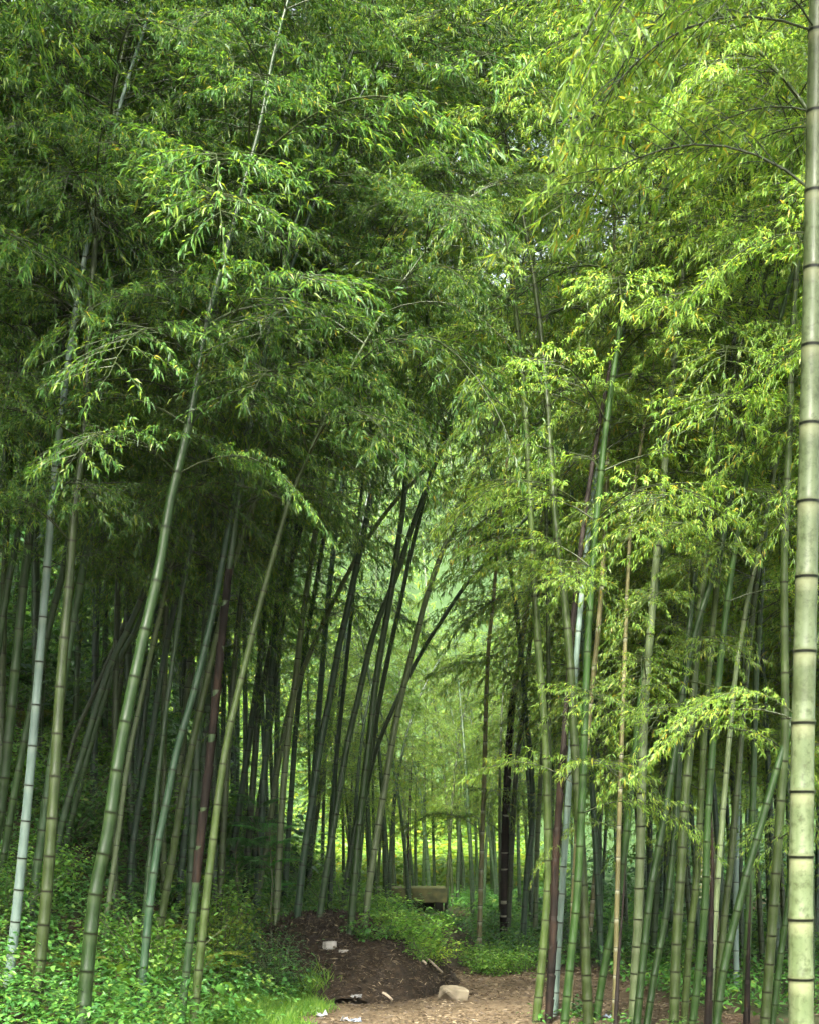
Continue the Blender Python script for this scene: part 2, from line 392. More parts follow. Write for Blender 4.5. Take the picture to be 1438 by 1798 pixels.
def culm_mesh(P, r0, nodes, mat, sides=12, taper=.93, topr=.0035):
    tot = arclen(P)[-1]
    S = [0.0]; mul = [1.06]; nd = [0.0]; wx = [0.0]
    for i, k in enumerate(nodes):
        hw = min(.012, r0 * .3)
        for ds, mm, a, b in ((-5.5 * hw, 1.0, 0, 0), (-3.2 * hw, 1.0, 0, .3), (-1.3 * hw, 1.0, 0, .55), (-.55 * hw, 1.02, .2, .45), (-.28 * hw, 1.05, 1, 0), (.28 * hw, 1.05, 1, 0), (.55 * hw, 1.09, .1, .2), (1.5 * hw, 1.0, 0, 0)):
            S.append(k + ds); mul.append(mm); nd.append(a); wx.append(b)
        if i + 1 < len(nodes):
            S.append((k + nodes[i + 1]) / 2); mul.append(.985); nd.append(0); wx.append(0)
    S.append(tot); mul.append(.8); nd.append(0); wx.append(0)
    o = np.argsort(S, kind='stable'); S = np.clip(np.array(S)[o], 0, tot); mul = np.array(mul)[o]; nd = np.array(nd)[o]; wx = np.array(wx)[o]
    pts = resample(P, S)
    t = unit(resample(P, np.clip(S + .1, 0, tot)) - resample(P, np.clip(S - .1, 0, tot)))
    rad = np.maximum(r0 * (1 - taper * (S / tot) ** 1.3), topr) * mul
    a = unit(np.cross(t, np.array([[0, 1.0, 0]]))); b = np.cross(t, a)
    an = np.arange(sides) / sides * 2 * math.pi
    V = pts[:, None] + rad[:, None, None] * (a[:, None] * np.cos(an)[None, :, None] + b[:, None] * np.sin(an)[None, :, None])
    n = len(S); i = np.arange(n - 1)[:, None] * sides; j = np.arange(sides)[None]; j2 = (j + 1) % sides
    Fq = np.stack([i + j, i + j2, i + sides + j2, i + sides + j], -1).reshape(-1, 4)
    return new_mesh('culm', V.reshape(-1, 3), [Fq], [mat], True, {'node': np.repeat(nd, sides), 'wax': np.repeat(wx, sides)})

def rad_at(r0, s, tot, taper=.93):
    return np.maximum(r0 * (1 - taper * (s / tot) ** 1.3), .0035)

def sheath_mesh(P, r0, nodes, s0, s1, rng, sides=10):
    """overlapping dry culm sheaths between arc lengths s0 and s1: one flared scale on each internode, ragged pointed top"""
    tot = arclen(P)[-1]; V = []; Fs = []; off = 0
    ks = [k for k in nodes if s0 - .05 <= k <= s1]
    for q, k in enumerate(ks):
        ln = (ks[q + 1] - k if q + 1 < len(ks) else .28) * rng.uniform(1.02, 1.3)
        u = np.array([-.02, .0, .25, .6, .85, 1.0]); fl = np.array([1.15, 1.17, 1.18, 1.21, 1.28, 1.38])
        yaw = rng.uniform(0, 6.28)
        for ui, fi in zip(u, fl):
            for a in np.arange(sides) / sides * 2 * math.pi:
                tipv = .72 + .28 * (0.5 + .5 * math.cos(a - yaw)) ** 2
                s = min(k + ln * ui * (tipv if ui > .5 else 1), tot - .01)
                c = resample(P, np.array([s]))[0]
                r = rad_at(r0, s, tot) * (fi + (rng.uniform(-.03, .10) if ui > .8 else 0))
                V.append(c + np.array([math.cos(a) * r, math.sin(a) * r, 0]))
        for i in range(len(u) - 1):
            for j in range(sides):
                j2 = (j + 1) % sides
                Fs.append((off + i * sides + j, off + i * sides + j2, off + (i + 1) * sides + j2, off + (i + 1) * sides + j))
        off += len(u) * sides
    return new_mesh('sheath', np.array(V), [np.array(Fs)], [SHEATH], True)

def crown_for(P, r0, nodes, s0, sprays, rng, lmax=1.25, bias=None, pair=2, extra_low=0.0, low_from=1.2, sparse=1.0):
    tot = arclen(P)[-1]; C = Crown()
    yaw0 = rng.uniform(0, 6.28)
    for i, k in enumerate(nodes):
        low = k < s0
        if low and not (k > low_from and rng.random() < extra_low): continue
        u = 0.05 if low else (k - s0) / max(tot - s0, .1)
        prof = np.interp(u, [0, .12, .45, .8, 1], [.62, .95, 1.0, .72, .38])
        for b in range(1 if low else pair):
            if rng.random() > sparse: continue
            for _ in range(3):
                yaw = yaw0 + i * math.pi + b * rng.uniform(.5, 1.2) + rng.normal(0, .7)
                if bias is None or rng.random() < .45 + .55 * math.cos(yaw - bias): break
            base = resample(P, np.array([k]))[0]
            base = base + np.array([math.cos(yaw), math.sin(yaw), 0]) * rad_at(r0, k, tot) * .7
            s = lmax / sprays[0]['L'] * prof * rng.uniform(.75, 1.2)
            C.add(sprays[rng.integers(len(sprays))], base, yaw, rng.uniform(-.12, .3) + (.25 if u > .8 else 0), s)
    # leafy tip
    base = resample(P, np.array([tot - .1]))[0]; d = unit(P[-1] - P[-4])
    yaw = math.atan2(d[1], d[0])
    for q in range(3): C.add(sprays[rng.integers(len(sprays))], base, yaw + rng.normal(0, .5), rng.uniform(0, .5), .5 * lmax / sprays[0]['L'])
    return C

def build_bamboo(name, label, P, r0, mat, rng, s0, sprays, leafmat, sides=12, lmax=1.25, bias=None, extra_low=0, low_from=1.2,
                 cat='bamboo', group=None, sheath=None, extras=(), sparse=1.0, nodes=None, crown=True):
    base = P[0].copy(); Q = P - base
    root = thing(name, label, cat, base, 0, group)
    tot = arclen(Q)[-1]
    if nodes is None: nodes = node_positions(tot, rng)
    link('culm', culm_mesh(Q, r0, nodes, mat, sides), root)
    if crown:
        C = crown_for(Q, r0, nodes, s0, sprays, rng, lmax, bias, 2, extra_low, low_from, sparse)
        for (s, yaw, pitch, L, sp) in extras:
            C.add(sp, resample(Q, np.array([s]))[0], yaw, pitch, L / sp['L'])
        link('branches', C.twig_mesh(BGREY), root)
        link('foliage', C.leaf_mesh(leafmat), root)
    if sheath: link('sheath', sheath_mesh(Q, r0, nodes, sheath[0], sheath[1], rng), root)
    return root

# ------------------------------------------------------------------ traced bamboos: (id, D or None to solve from base, px width, colour, points, label, options)
H = []
def hero(D, w, col, pts, label, **o): H.append((D, w, col, pts, label, o))

# left slope, near
hero(9.0, 18, 'blue', [(7,1799),(30,1600),(50,1400),(65,1225),(75,1100),(83,1000),(95,850),(112,700)], 'whitish blue waxy bamboo culm at the lower left corner of the picture', cb=1010)
hero(9.6, 19, 'green', [(-12,1500),(2,1420),(15,1300),(30,1150),(45,1000),(55,925),(70,800)], 'smooth green bamboo culm rising from the left edge above the whitish blue one', cb=1000)
hero(8.5, 22, 'olive', [(60,1799),(82,1575),(95,1400),(107,1200),(122,1025),(131,900),(150,750),(158,560),(172,380)], 'thick dull olive bamboo culm just right of the whitish blue one', cb=960)
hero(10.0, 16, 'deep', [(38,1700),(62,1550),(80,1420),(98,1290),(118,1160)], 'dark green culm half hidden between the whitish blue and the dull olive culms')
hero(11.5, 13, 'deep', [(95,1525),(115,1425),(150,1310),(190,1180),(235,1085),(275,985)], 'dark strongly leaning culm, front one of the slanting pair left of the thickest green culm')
hero(12.0, 11, 'green', [(112,1500),(125,1445),(160,1310),(200,1180),(240,1105),(280,1010)], 'lighter leaning culm right behind the dark slanting one on the left slope')
hero(13.2, 9, 'olive', [(108,1400),(130,1300),(165,1220),(200,1140),(240,1045)], 'thin slanting olive culm above the dark slanting pair on the left slope')
hero(10.5, 14, 'green', [(5,1520),(18,1440),(41,1315),(65,1200),(92,1080),(110,1010),(130,900)], 'green culm crossing behind the whitish blue one toward the upper right')
hero(8.0, 26, 'green', [(145,1799),(167,1575),(190,1465),(210,1325),(235,1200),(257,1100),(280,1000),(300,880),(322,790),(345,680),(365,560),(390,470),(430,320),(455,230),(478,110)], 'thickest green bamboo on the left with pale rings, curving far up into the leaves', cb=850)
hero(11.0, 10, 'pale', [(160,1760),(185,1625),(205,1490),(225,1340),(250,1220),(272,1120),(300,1000)], 'pale slim culm hugging the right side of the thickest green bamboo')
hero(15.0, 10, 'olive', [(196,1400),(201,1300),(206,1250),(215,1180),(222,1120),(232,1030)], 'short visible olive culm just left of the thickest green bamboo, base hidden')
hero(12.5, 12, 'teal', [(227,1670),(230,1525),(242,1430),(255,1360),(266,1300),(280,1210),(295,1125),(310,1050),(330,960)], 'bluish green culm rising from shrubs right of the thickest green bamboo')
hero(14.0, 10, 'teal', [(238,1400),(250,1300),(260,1210),(272,1110),(285,1020)], 'slim bluish culm behind the one rising from shrubs right of the thickest bamboo')
hero(9.5, 15, 'teal', [(245,1799),(260,1625),(277,1490),(295,1400),(312,1315),(340,1220),(360,1140),(380,1050),(392,980),(410,880)], 'smooth bluish green culm with faint rings at the bottom, third thick one from left')
hero(10.8, 14, 'olive', [(268,1750),(280,1640),(300,1525),(320,1400),(340,1300),(360,1210),(380,1125),(400,1045),(418,965),(452,870),(480,775),(502,728),(536,648),(566,593),(602,528),(662,448)], 'mottled grey olive culm close behind the smooth bluish green one', cb=660)
hero(15.0, 12, 'pale', [(308,1480),(316,1350),(326,1260),(335,1150),(345,1075),(352,1010),(358,930)], 'pale upright culm rising behind the mottled grey olive one on the slope')
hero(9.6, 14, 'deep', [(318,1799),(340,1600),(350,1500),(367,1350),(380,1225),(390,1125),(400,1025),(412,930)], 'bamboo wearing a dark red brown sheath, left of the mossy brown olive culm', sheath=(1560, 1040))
hero(9.3, 16, 'olive', [(340,1799),(355,1650),(372,1500),(395,1325),(420,1210),(440,1130),(460,1050),(478,985),(505,890),(522,845),(557,768),(587,705)], 'mossy brownish olive culm right of the one in dark red sheath', H=6.2, cb=900, dense=1)
hero(15.5, 12, 'teal', [(402,1550),(420,1425),(435,1325),(445,1250),(455,1180),(461,1110),(470,1040),(482,950)], 'bluish culm behind the bright green fern fronds, nearest the dark red sheath')
hero(None, 12, 'green', [(430,1587),(437,1480),(447,1350),(455,1250),(472,1160),(495,1050),(520,960),(540,880)], 'green culm with a swollen joint beside the bright green fern fronds')
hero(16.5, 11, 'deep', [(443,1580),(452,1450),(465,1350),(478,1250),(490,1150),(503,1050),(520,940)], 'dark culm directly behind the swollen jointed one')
hero(None, 12, 'pale', [(485,1625),(490,1525),(497,1400),(507,1290),(520,1190),(530,1100),(545,1000),(557,920),(570,850)], 'light green closely ringed culm at the left edge of the dark soil mound')
hero(None, 10, 'pale', [(450,1598),(470,1475),(490,1340),(510,1240),(540,1160),(570,1090),(610,1010),(650,940),(690,885),(740,830)], 'pale slender culm that bends far right across its neighbours above the mound', cb=830)
hero(16.5, 10, 'teal', [(500,1580),(512,1400),(522,1260),(535,1150),(550,1060),(565,970),(580,890)], 'thin dim culm between the closely ringed culm and the smooth bluish one')
hero(None, 13, 'teal', [(522,1615),(535,1500),(550,1400),(565,1300),(580,1225),(595,1140),(615,1050),(632,970),(650,880)], 'smooth bluish culm standing on the upper left of the dark soil mound')
hero(None, 10, 'olive', [(537,1572),(555,1440),(572,1325),(590,1210),(600,1125),(615,1040),(635,930)], 'thin olive culm directly right of the smooth bluish one on the mound')
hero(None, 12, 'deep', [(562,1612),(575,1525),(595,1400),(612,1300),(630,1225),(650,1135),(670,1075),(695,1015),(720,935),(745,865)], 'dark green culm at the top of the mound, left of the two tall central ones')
hero(17.5, 9, 'teal', [(582,1530),(590,1350),(605,1200),(620,1050),(628,940)], 'slim straight culm half hidden behind the dark green one on the mound')
hero(None, 13, 'green', [(615,1647),(627,1500),(640,1375),(650,1290),(660,1200),(672,1125),(687,1040),(700,950),(709,880),(714,820)], 'tall green culm with pale rings at the crest of the mound', cb=850)
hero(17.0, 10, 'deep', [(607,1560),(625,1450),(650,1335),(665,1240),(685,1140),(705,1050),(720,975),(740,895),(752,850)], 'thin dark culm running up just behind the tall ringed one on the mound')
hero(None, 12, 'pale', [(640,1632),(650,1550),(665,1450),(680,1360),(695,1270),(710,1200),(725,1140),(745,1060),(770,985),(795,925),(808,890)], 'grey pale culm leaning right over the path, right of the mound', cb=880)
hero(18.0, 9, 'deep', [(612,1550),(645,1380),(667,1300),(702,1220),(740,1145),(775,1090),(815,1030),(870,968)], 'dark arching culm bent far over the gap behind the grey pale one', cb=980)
hero(26.0, 6, 'brown', [(720,1612),(717,1500),(720,1400),(725,1285)], 'dark dead bamboo snag standing alone in the middle distance', snag=True)
# centre and right
hero(None, 9, 'beige', [(840,1672),(845,1500),(850,1350),(853,1225),(858,1125),(866,1050),(872,960)], 'slender yellowish brown culm at the left end of the right stand', cb=1080)
hero(None, 12, 'beige', [(884,1657),(886,1475),(892,1325),(900,1225),(910,1175),(918,1110),(928,1040)], 'bamboo in tattered dark red sheath in the stand right of the trail', sheath=(1650, 1240))
hero(None, 10, 'olive', [(890,1657),(897,1500),(906,1350),(917,1260),(925,1170)], 'straight olive culm right beside the tattered dark red sheathed one')
hero(None, 11, 'teal', [(916,1672),(925,1525),(934,1450),(932,1350),(923,1260),(915,1160)], 'pale bluish culm that leans left in the stand right of the trail')
hero(None, 9, 'pale', [(938,1655),(943,1475),(948,1375),(955,1270),(962,1180)], 'thin light culm left of the tall brownish olive one at the clearing edge')
hero(10.6, 15, 'olive', [(940,1799),(952,1675),(961,1550),(960,1400),(955,1275),(945,1150),(940,1065),(935,1000),(931,900),(926,800)], 'brownish olive culm standing at the left front corner of the right stand', cb=820, low=.06)
hero(10.5, 12, 'brown', [(962,1799),(970,1650),(975,1500),(982,1400),(990,1290),(1000,1150)], 'nearly black sheathed culm right of the brownish olive one', sheath=(1790, 1330), cb=1100)
hero(11.0, 12, 'blue', [(972,1799),(980,1650),(990,1500),(997,1400),(1001,1330),(1008,1200)], 'pale bluish grey culm tight against the nearly black one', cb=1080)
hero(10.2, 18, 'olive', [(1032,1799),(1026,1650),(1020,1500),(1012,1375),(1006,1275),(1001,1175),(995,1100),(987,1025),(975,925),(968,825),(960,700)], 'tall olive culm leaning left up into dark leaves, above the clearing', cb=800, low=.10)
hero(9.9, 15, 'green', [(990,1799),(1002,1675),(1012,1575),(1019,1450),(1024,1330),(1028,1200)], 'green culm crossing in front of the tall left leaning olive one', cb=1120)
hero(10.9, 11, 'beige', [(1012,1480),(1018,1380),(1030,1300),(1037,1225),(1045,1150),(1052,1075),(1060,950),(1069,700),(1075,540),(1078,430)], 'very tall pale straw culm seen through leaves high in the right stand', cb=500)
hero(15.5, 10, 'pale', [(1002,1290),(1008,1210),(1013,1160),(1022,1075),(1030,980)], 'short visible pale culm left of the very tall straw one')
hero(10.7, 14, 'green', [(1045,1799),(1060,1700),(1085,1575),(1097,1480),(1108,1380),(1118,1280)], 'slanting green culm right of the clearing, before the whitest tall culm', low=.12)
hero(10.3, 9, 'brown', [(1080,1799),(1086,1675),(1092,1600),(1098,1500)], 'thin black bare shoot standing in the clearing on the right', snag=True)
hero(10.3, 17, 'pale', [(1110,1799),(1115,1700),(1120,1600),(1124,1475),(1127,1350),(1132,1225),(1140,1125),(1146,1050),(1152,975),(1157,930),(1165,830),(1175,720),(1185,620),(1196,500)], 'tallest whitish green culm of the right stand, pale nearly to the treetops', cb=600, low=.10)
hero(9.9, 14, 'green', [(1117,1799),(1140,1575),(1163,1450),(1183,1325),(1197,1220),(1220,1110),(1240,1045),(1260,985),(1275,915),(1292,830),(1304,760)], 'leaning green culm that crosses the tallest whitish one near its foot', cb=860, low=.08)
hero(10.2, 13, 'green', [(1135,1799),(1150,1700),(1167,1615),(1180,1500),(1188,1400),(1194,1290)], 'green culm between the tallest whitish one and the widest olive pair', low=.12)
hero(10.0, 18, 'olive', [(1182,1799),(1187,1650),(1195,1525),(1202,1400),(1210,1315),(1217,1200)], 'stout spotted olive culm in the middle of the right stand', low=.08)
hero(10.3, 13, 'olive', [(1200,1799),(1210,1650),(1220,1565),(1227,1460),(1232,1350)], 'slimmer olive culm right of the stout spotted one', low=.1)
hero(9.9, 14, 'green', [(1215,1799),(1224,1720),(1236,1600),(1240,1480)], 'dark mossy culm tight to the left of the red brown sprouting shoot', low=.1)
hero(9.6, 14, 'brown', [(1242,1799),(1247,1650),(1250,1525),(1249,1460),(1248,1425)], 'red brown bamboo shoot with pointed tip wrapped fully in sheaths', snag=True, sheath=(1799, 1440))
hero(9.2, 15, 'green', [(1257,1799),(1270,1700),(1290,1615),(1310,1535),(1332,1460),(1350,1395),(1372,1320)], 'strongly slanting bright green culm right of the pointed red brown shoot', low=.05)
hero(11.0, 13, 'olive', [(1265,1675),(1272,1600),(1281,1525),(1290,1425),(1300,1300),(1308,1200)], 'upright olive culm behind the strongly slanting bright green one')
hero(10.0, 13, 'brown', [(1310,1799),(1313,1665),(1318,1550)], 'black red sheathed shoot beneath the strongly slanting green culm', snag=True, sheath=(1799, 1570))
hero(11.2, 13, 'green', [(1306,1799),(1312,1650),(1320,1450),(1325,1225),(1332,1100),(1340,960)], 'straight green culm rising behind the black red sheathed shoot', cb=1150)
hero(13.0, 10, 'blue', [(1292,1700),(1291,1600),(1293,1480),(1296,1380)], 'powdery blue white culm glimpsed behind the strongly slanting green one')
hero(9.3, 18, 'olive', [(1342,1799),(1355,1625),(1367,1450),(1377,1300),(1377,1150),(1376,1000),(1380,880),(1385,770),(1389,620)], 'broad brown olive culm standing left of the giant grey green one', cb=850)
hero(10.5, 12, 'green', [(1355,1799),(1370,1675),(1381,1600),(1390,1500),(1396,1400)], 'slanting thin culm between the broad brown olive and the giant culm')
hero(10.2, 11, 'pale', [(1283,1260),(1292,1170),(1300,1125),(1312,1050),(1332,965),(1346,895),(1361,820),(1380,720)], 'pale curving culm high up left of the broad brown olive one', cb=760)
hero(10.5, 9, 'beige', [(1098,1100),(1104,960),(1111,870),(1125,780),(1140,680),(1156,585),(1172,480)], 'bright yellowish thin culm high among the right hand leaves', cb=560)
hero(13.5, 9, 'olive', [(958,900),(956,800),(952,710),(947,640),(943,575),(939,480)], 'olive culm piece showing between leaf masses above the centre right', cb=720)
hero(12.0, 10, 'deep', [(1400,420),(1393,250),(1385,190),(1365,125),(1348,75),(1325,10)], 'dark leaning culm top at the upper right corner among bright leaves', cb=330)
hero(12.5, 9, 'green', [(1362,760),(1358,680),(1352,600),(1345,540),(1338,470),(1328,380)], 'thin green culm in the leaves left of the giant culm, upper right', cb=560)
hero(5.0, 45, 'giant', [(1406,1799),(1405,1625),(1408,1350),(1412,1150),(1417,950),(1421,750),(1426,500),(1430,250),(1434,0)], 'giant mottled grey green bamboo culm filling the right edge of the picture', giant=True)
# left upper
hero(9.3, 14, 'green', [(0,900),(12,780),(30,680),(50,550),(68,440),(80,350),(95,240)], 'greyish green culm high at the left edge of the picture', cb=700)
hero(9.9, 14, 'green', [(5,1090),(20,1000),(45,880),(70,775),(100,660),(125,550),(150,440)], 'green culm climbing from the left edge through the middle height leaves', cb=760)
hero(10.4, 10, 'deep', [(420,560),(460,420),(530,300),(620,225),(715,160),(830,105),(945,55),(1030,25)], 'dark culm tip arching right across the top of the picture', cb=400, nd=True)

def extend_down(P):
    """carry the polyline down to the ground along its lowest direction, steepening"""
    pts = [P[0]]; d = unit(P[0] - P[1])
    for _ in range(60):
        p = pts[-1]
        if p[2] <= gm(p[0], p[1]) - .05: break
        d = unit(d * np.array([.97, .97, 1]) + np.array([0, 0, -.03]))
        pts.append(p + d * .25)
    p = pts[-1]
    return np.vstack([np.array(pts[::-1]), P[1:]]) if len(pts) > 1 else P

HB = []   # hero bases
for idx, (D, w, col, pts, label, o) in enumerate(H):
    rng = np.random.default_rng(100 + idx)
    if D is None: D = solve(*pts[0])
    left = pts[0][0] < 700
    P0 = catmull([at(x, y, D) for x, y in pts])
    # slight lean in depth so the stems are not coplanar
    zrel = P0[:, 2] - P0[0, 2]
    P0[:, 1] += rng.normal(0, .03) * zrel + rng.normal(0, .003) * zrel ** 2
    k = P0[:, 1] / D
    P0[:, 0] *= k; P0[:, 2] = CAMZ + (P0[:, 2] - CAMZ) * k
    P = extend_down(P0)
    r0 = .5 * w / F * D * 1.03
    snag = o.get('snag')
    low_len = arclen(P)[-1]
    tot = low_len if snag else max(low_len + 1.3, min(rng.uniform(10.3, 12.3), 1480 / F * D + rng.uniform(2.3, 3.6)) if not o.get('giant') else 9.0)
    if 'H' in o: tot = max(low_len + .6, o['H'])
    P = extend_up(P, tot, rng)
    tot = arclen(P)[-1]
    P = resample(P, np.linspace(0, tot, int(tot / .12)))
    HB.append((P[0][0], P[0][1]))
    z_at = lambda y: CAMZ + (HY - y) / F * D
    s_of = lambda y: float(np.interp(z_at(y), P[:, 2], arclen(P)))
    sh = None
    if o.get('sheath'): sh = (s_of(o['sheath'][0]), s_of(o['sheath'][1]))
    if snag:
        build_bamboo('bamboo_shoot' if sh else 'dead_bamboo', label, P, r0 * (.9 if sh else 1), CULM[col], rng, 99, SPRAY_A, LEAF, crown=False, sheath=sh, cat='bamboo shoot' if sh else 'dead bamboo')
        continue
    near = D < 13.2
    sprays = SPRAY_A if near else SPRAY_B
    s0 = s_of(o['cb']) if 'cb' in o else s_of(1480 - (rng.uniform(1.7, 2.5) if left else rng.uniform(1.0, 2.3)) * F / D)
    mid = 415 < pts[0][0] < 700 and D > 12.5
    if mid: s0 = max(s0, s_of(rng.uniform(690, 790)))
    bias = (-.9 if left else math.pi * 1.2)
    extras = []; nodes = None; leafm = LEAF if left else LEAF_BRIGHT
    if o.get('giant'):
        ys = [1930, 1823, 1719, 1615, 1505, 1391, 1271, 1146, 1016, 885, 749, 613, 478, 344, 205, 64]
        nodes = np.array([s_of(y) for y in ys]); nodes = np.concatenate([nodes, np.arange(nodes[-1] + .29, tot - .2, .29)])
        s0 = s_of(-150)
        for (yy, yaw, pit, L) in ((64, 3.25, -.15, 1.0), (64, 3.9, .0, .8), (-70, 3.5, -.2, 1.1), (-70, 2.9, -.3, 1.1), (-160, 3.2, -.3, 1.2), (-160, 3.9, -.3, 1.0), (205, 2.6, .1, .7), (344, 3.05, .3, 1.0), (1271, 2.75, .1, .62), (1271, 3.2, .3, .5)):
            extras.append((s_of(yy), yaw, pit, L, (SPRAY_A if yy > 1000 else SPRAY_N)[rng.integers(6)]))
    build_bamboo('bamboo', label, P, r0, CULM[col], rng, s0, sprays, leafm, sides=20 if o.get('giant') else 12, lmax=(1.4 if left else 1.3) if near else 1.4, bias=bias,
                 extra_low=(o.get('low', 0) * 2 if left else 0 if o.get('giant') else max(.34, o.get('low', 0) * 3.2)), low_from=1.5, sheath=sh, extras=extras, nodes=nodes, sparse=1.0 if 'dense' in o else .7 if mid else (.95 if left else .58), group='traced bamboo culms of the grove' if False else None)

# ------------------------------------------------------------------ background stand: prototypes + copies
def proto_path(rng, Hh, lean, arch):
    s = np.linspace(0, 1, 60); z = []; p = np.zeros(3); pts = [p.copy()]; th = lean
    for i in range(1, 60):
        u = s[i]; th = lean + arch * u ** 2.2
        p = p + np.array([math.sin(th), .03 * math.sin(u * 3), math.cos(th)]) * Hh / 59
        pts.append(p.copy())
    return np.array(pts)

def make_protos(n, seed, cols, sprays, leafm, hlo, hhi, cb, name='bamboo', r=(.032, .042), sparse=1.0, lmax=1.3, low=0.0, arch=(.5, 1.0)):
    out = []
    for i in range(n):
        rng = np.random.default_rng(seed + i)
        Hh = rng.uniform(hlo, hhi)
        P = proto_path(rng, Hh, rng.uniform(-.02, .07), rng.uniform(*arch))
        root = build_bamboo(name, 'x', P, rng.uniform(*r), CULM[cols[i % len(cols)]], rng, cb * rng.uniform(.85, 1.15), sprays, leafm, sides=8, lmax=lmax, sparse=sparse, extra_low=low)
        out.append(root)
    return out

PL = make_protos(5, 300, ['green', 'deep', 'teal', 'olive', 'deep'], SPRAY_B, LEAF, 10.0, 12.5, 3.0, low=.06, arch=(.3, .75))
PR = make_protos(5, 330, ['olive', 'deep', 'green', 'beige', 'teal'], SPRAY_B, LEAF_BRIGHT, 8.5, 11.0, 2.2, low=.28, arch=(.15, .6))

def far_enough(x, y, lst, d):
    return all((x - a) ** 2 + (y - b) ** 2 > d * d for a, b in lst)

rb = np.random.default_rng(5)
placed = list(HB); used = set()
def scatter(n, protos, xr, yr, ok, lab, grp, leanyaw, dmin, smin=.85, smax=1.1):
    cnt = 0; tries = 0
    while cnt < n and tries < n * 60:
        tries += 1
        y = math.sqrt(rb.uniform(yr[0] ** 2, yr[1] ** 2)) if yr[0] > 0 else rb.uniform(*yr); x = xr(y, rb.random())
        if not ok(x, y) or not far_enough(x, y, placed, dmin): continue
        placed.append((x, y)); cnt += 1
        pr = protos[rb.integers(len(protos))]
        z = float(ground(x, y)) - .05
        rot = (rb.normal(0, .03), rb.normal(0, .03), (leanyaw if y < 17 else 1.57) + rb.normal(0, .6)); s = rb.uniform(smin, smax)
        if pr.name not in used:
            used.add(pr.name); pr.location = (x, y, z); pr.rotation_euler = rot; pr.scale = (s, s, s)
            pr['label'] = lab; pr['group'] = grp
        else: dup(pr, (x, y, z), rot, s, lab, grp)

def not_path(x, y):
    if y < 15.2 and -1.4 < x < 3.0: return False
    if abs(x - .6) < .45 and y < 23: return False
    return True
hw = lambda y: .31 * y
scatter(50, PL, lambda y, u: -hw(y) - .6 + u * (hw(y) + .6 + toe(y) - .5), (12.5, 30), lambda x, y: not_path(x, y) and x < toe(y) - 1.0 - .09 * (y - 12),
        'slim bamboo in the dim stand behind the front row on the left slope', 'bamboos behind the front row on the left slope', 0.0, .5)
scatter(60, PR, lambda y, u: 1.3 + u * (hw(y) - .7), (11.8, 34), lambda x, y: not_path(x, y) and not (y < 13.2 and x < 3.4) and x > 1.9 + .105 * (y - 14),
        'slim bamboo in the dense stand behind the front row on the right', 'bamboos behind the front row on the right', 2.9, .5)
scatter(22, PR, lambda y, u: 1.95 + u * (hw(y) - 1.4), (12.6, 17.5), lambda x, y: not_path(x, y),
        'slim bamboo in the dense stand behind the front row on the right', 'bamboos behind the front row on the right', 2.9, .38)
scatter(16, PL, lambda y, u: -.3 * y + u * (.3 * y + toe(y) - .7), (11.2, 16), lambda x, y: x < toe(y) - 1.2,
        'slim bamboo in the dim stand behind the front row on the left slope', 'bamboos behind the front row on the left slope', 0.0, .36)
scatter(8, PL, lambda y, u: -3.4 + u * 2.6, (17.5, 24), lambda x, y: x < toe(y) - .3,
        'tall bamboo high on the bank behind the soil mound', 'tall bamboos behind the mound', 1.2, .5, 1.2, 1.38)
PC = make_protos(4, 360, ['deep', 'green', 'deep', 'olive'], SPRAY_B, LEAF_BRIGHT, 5.4, 7.2, 2.0, r=(.038, .054), lmax=.95, sparse=.8)
scatter(58, PC, lambda y, u: -1.7 + u * 4.6, (21.5, 34), lambda x, y: not_path(x, y),
        'dark thin bamboo in the middle distance in front of the bright glade', 'bamboos before the bright glade', 2.6, .4)

# the grove goes on beside the camera: culms just outside the frame whose boughs reach into it
PN = make_protos(4, 390, ['green', 'olive', 'teal', 'green'], SPRAY_A, LEAF, 10.5, 12.5, 2.7, lmax=1.6)
scatter(18, PN, lambda y, u: -.31 * max(y, 1) - .45 - u * 4.0, (6.3, 11.4), lambda x, y: x < -.31 * y - .4 * max(0, 8 - y),
        'bamboo beside the left edge of the picture whose boughs hang into view', 'bamboos along the left edge', -.2, .6)
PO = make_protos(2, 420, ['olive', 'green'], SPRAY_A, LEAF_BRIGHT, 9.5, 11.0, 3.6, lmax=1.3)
scatter(8, PO, lambda y, u: .31 * y + .5 + u * 2.6, (6, 11), lambda x, y: True,
        'bamboo beside the right edge of the picture whose boughs hang into view', 'bamboos along the right edge', 3.0, .7)

PT = make_protos(3, 450, ['green', 'olive', 'teal'], SPRAY_A, LEAF, 9.0, 10.0, 5.4, lmax=1.5, arch=(.9, 1.3))  # out-of-view bamboos added overhead to shade the path, bank and low stems
scatter(4, PT, lambda y, u: -2.5 - u * 2.2, (1.0, 4.0), lambda x, y: True,
        'bamboo added above the top of the picture to shade the near path', 'added bamboos shading the path', -.1, .6)
scatter(6, PT, lambda y, u: 2.9 + u * 1.8, (-1.0, 4.8), lambda x, y: True,
        'bamboo added above the top of the picture to shade the near path', 'added bamboos shading the path', 3.1, .7)

for pr in PL + PR + PC + PN + PO + PT:      # a prototype that found no place is taken out again
    if pr.name not in used:
        for ch in list(pr.children): bpy.data.objects.remove(ch)
        bpy.data.objects.remove(pr)

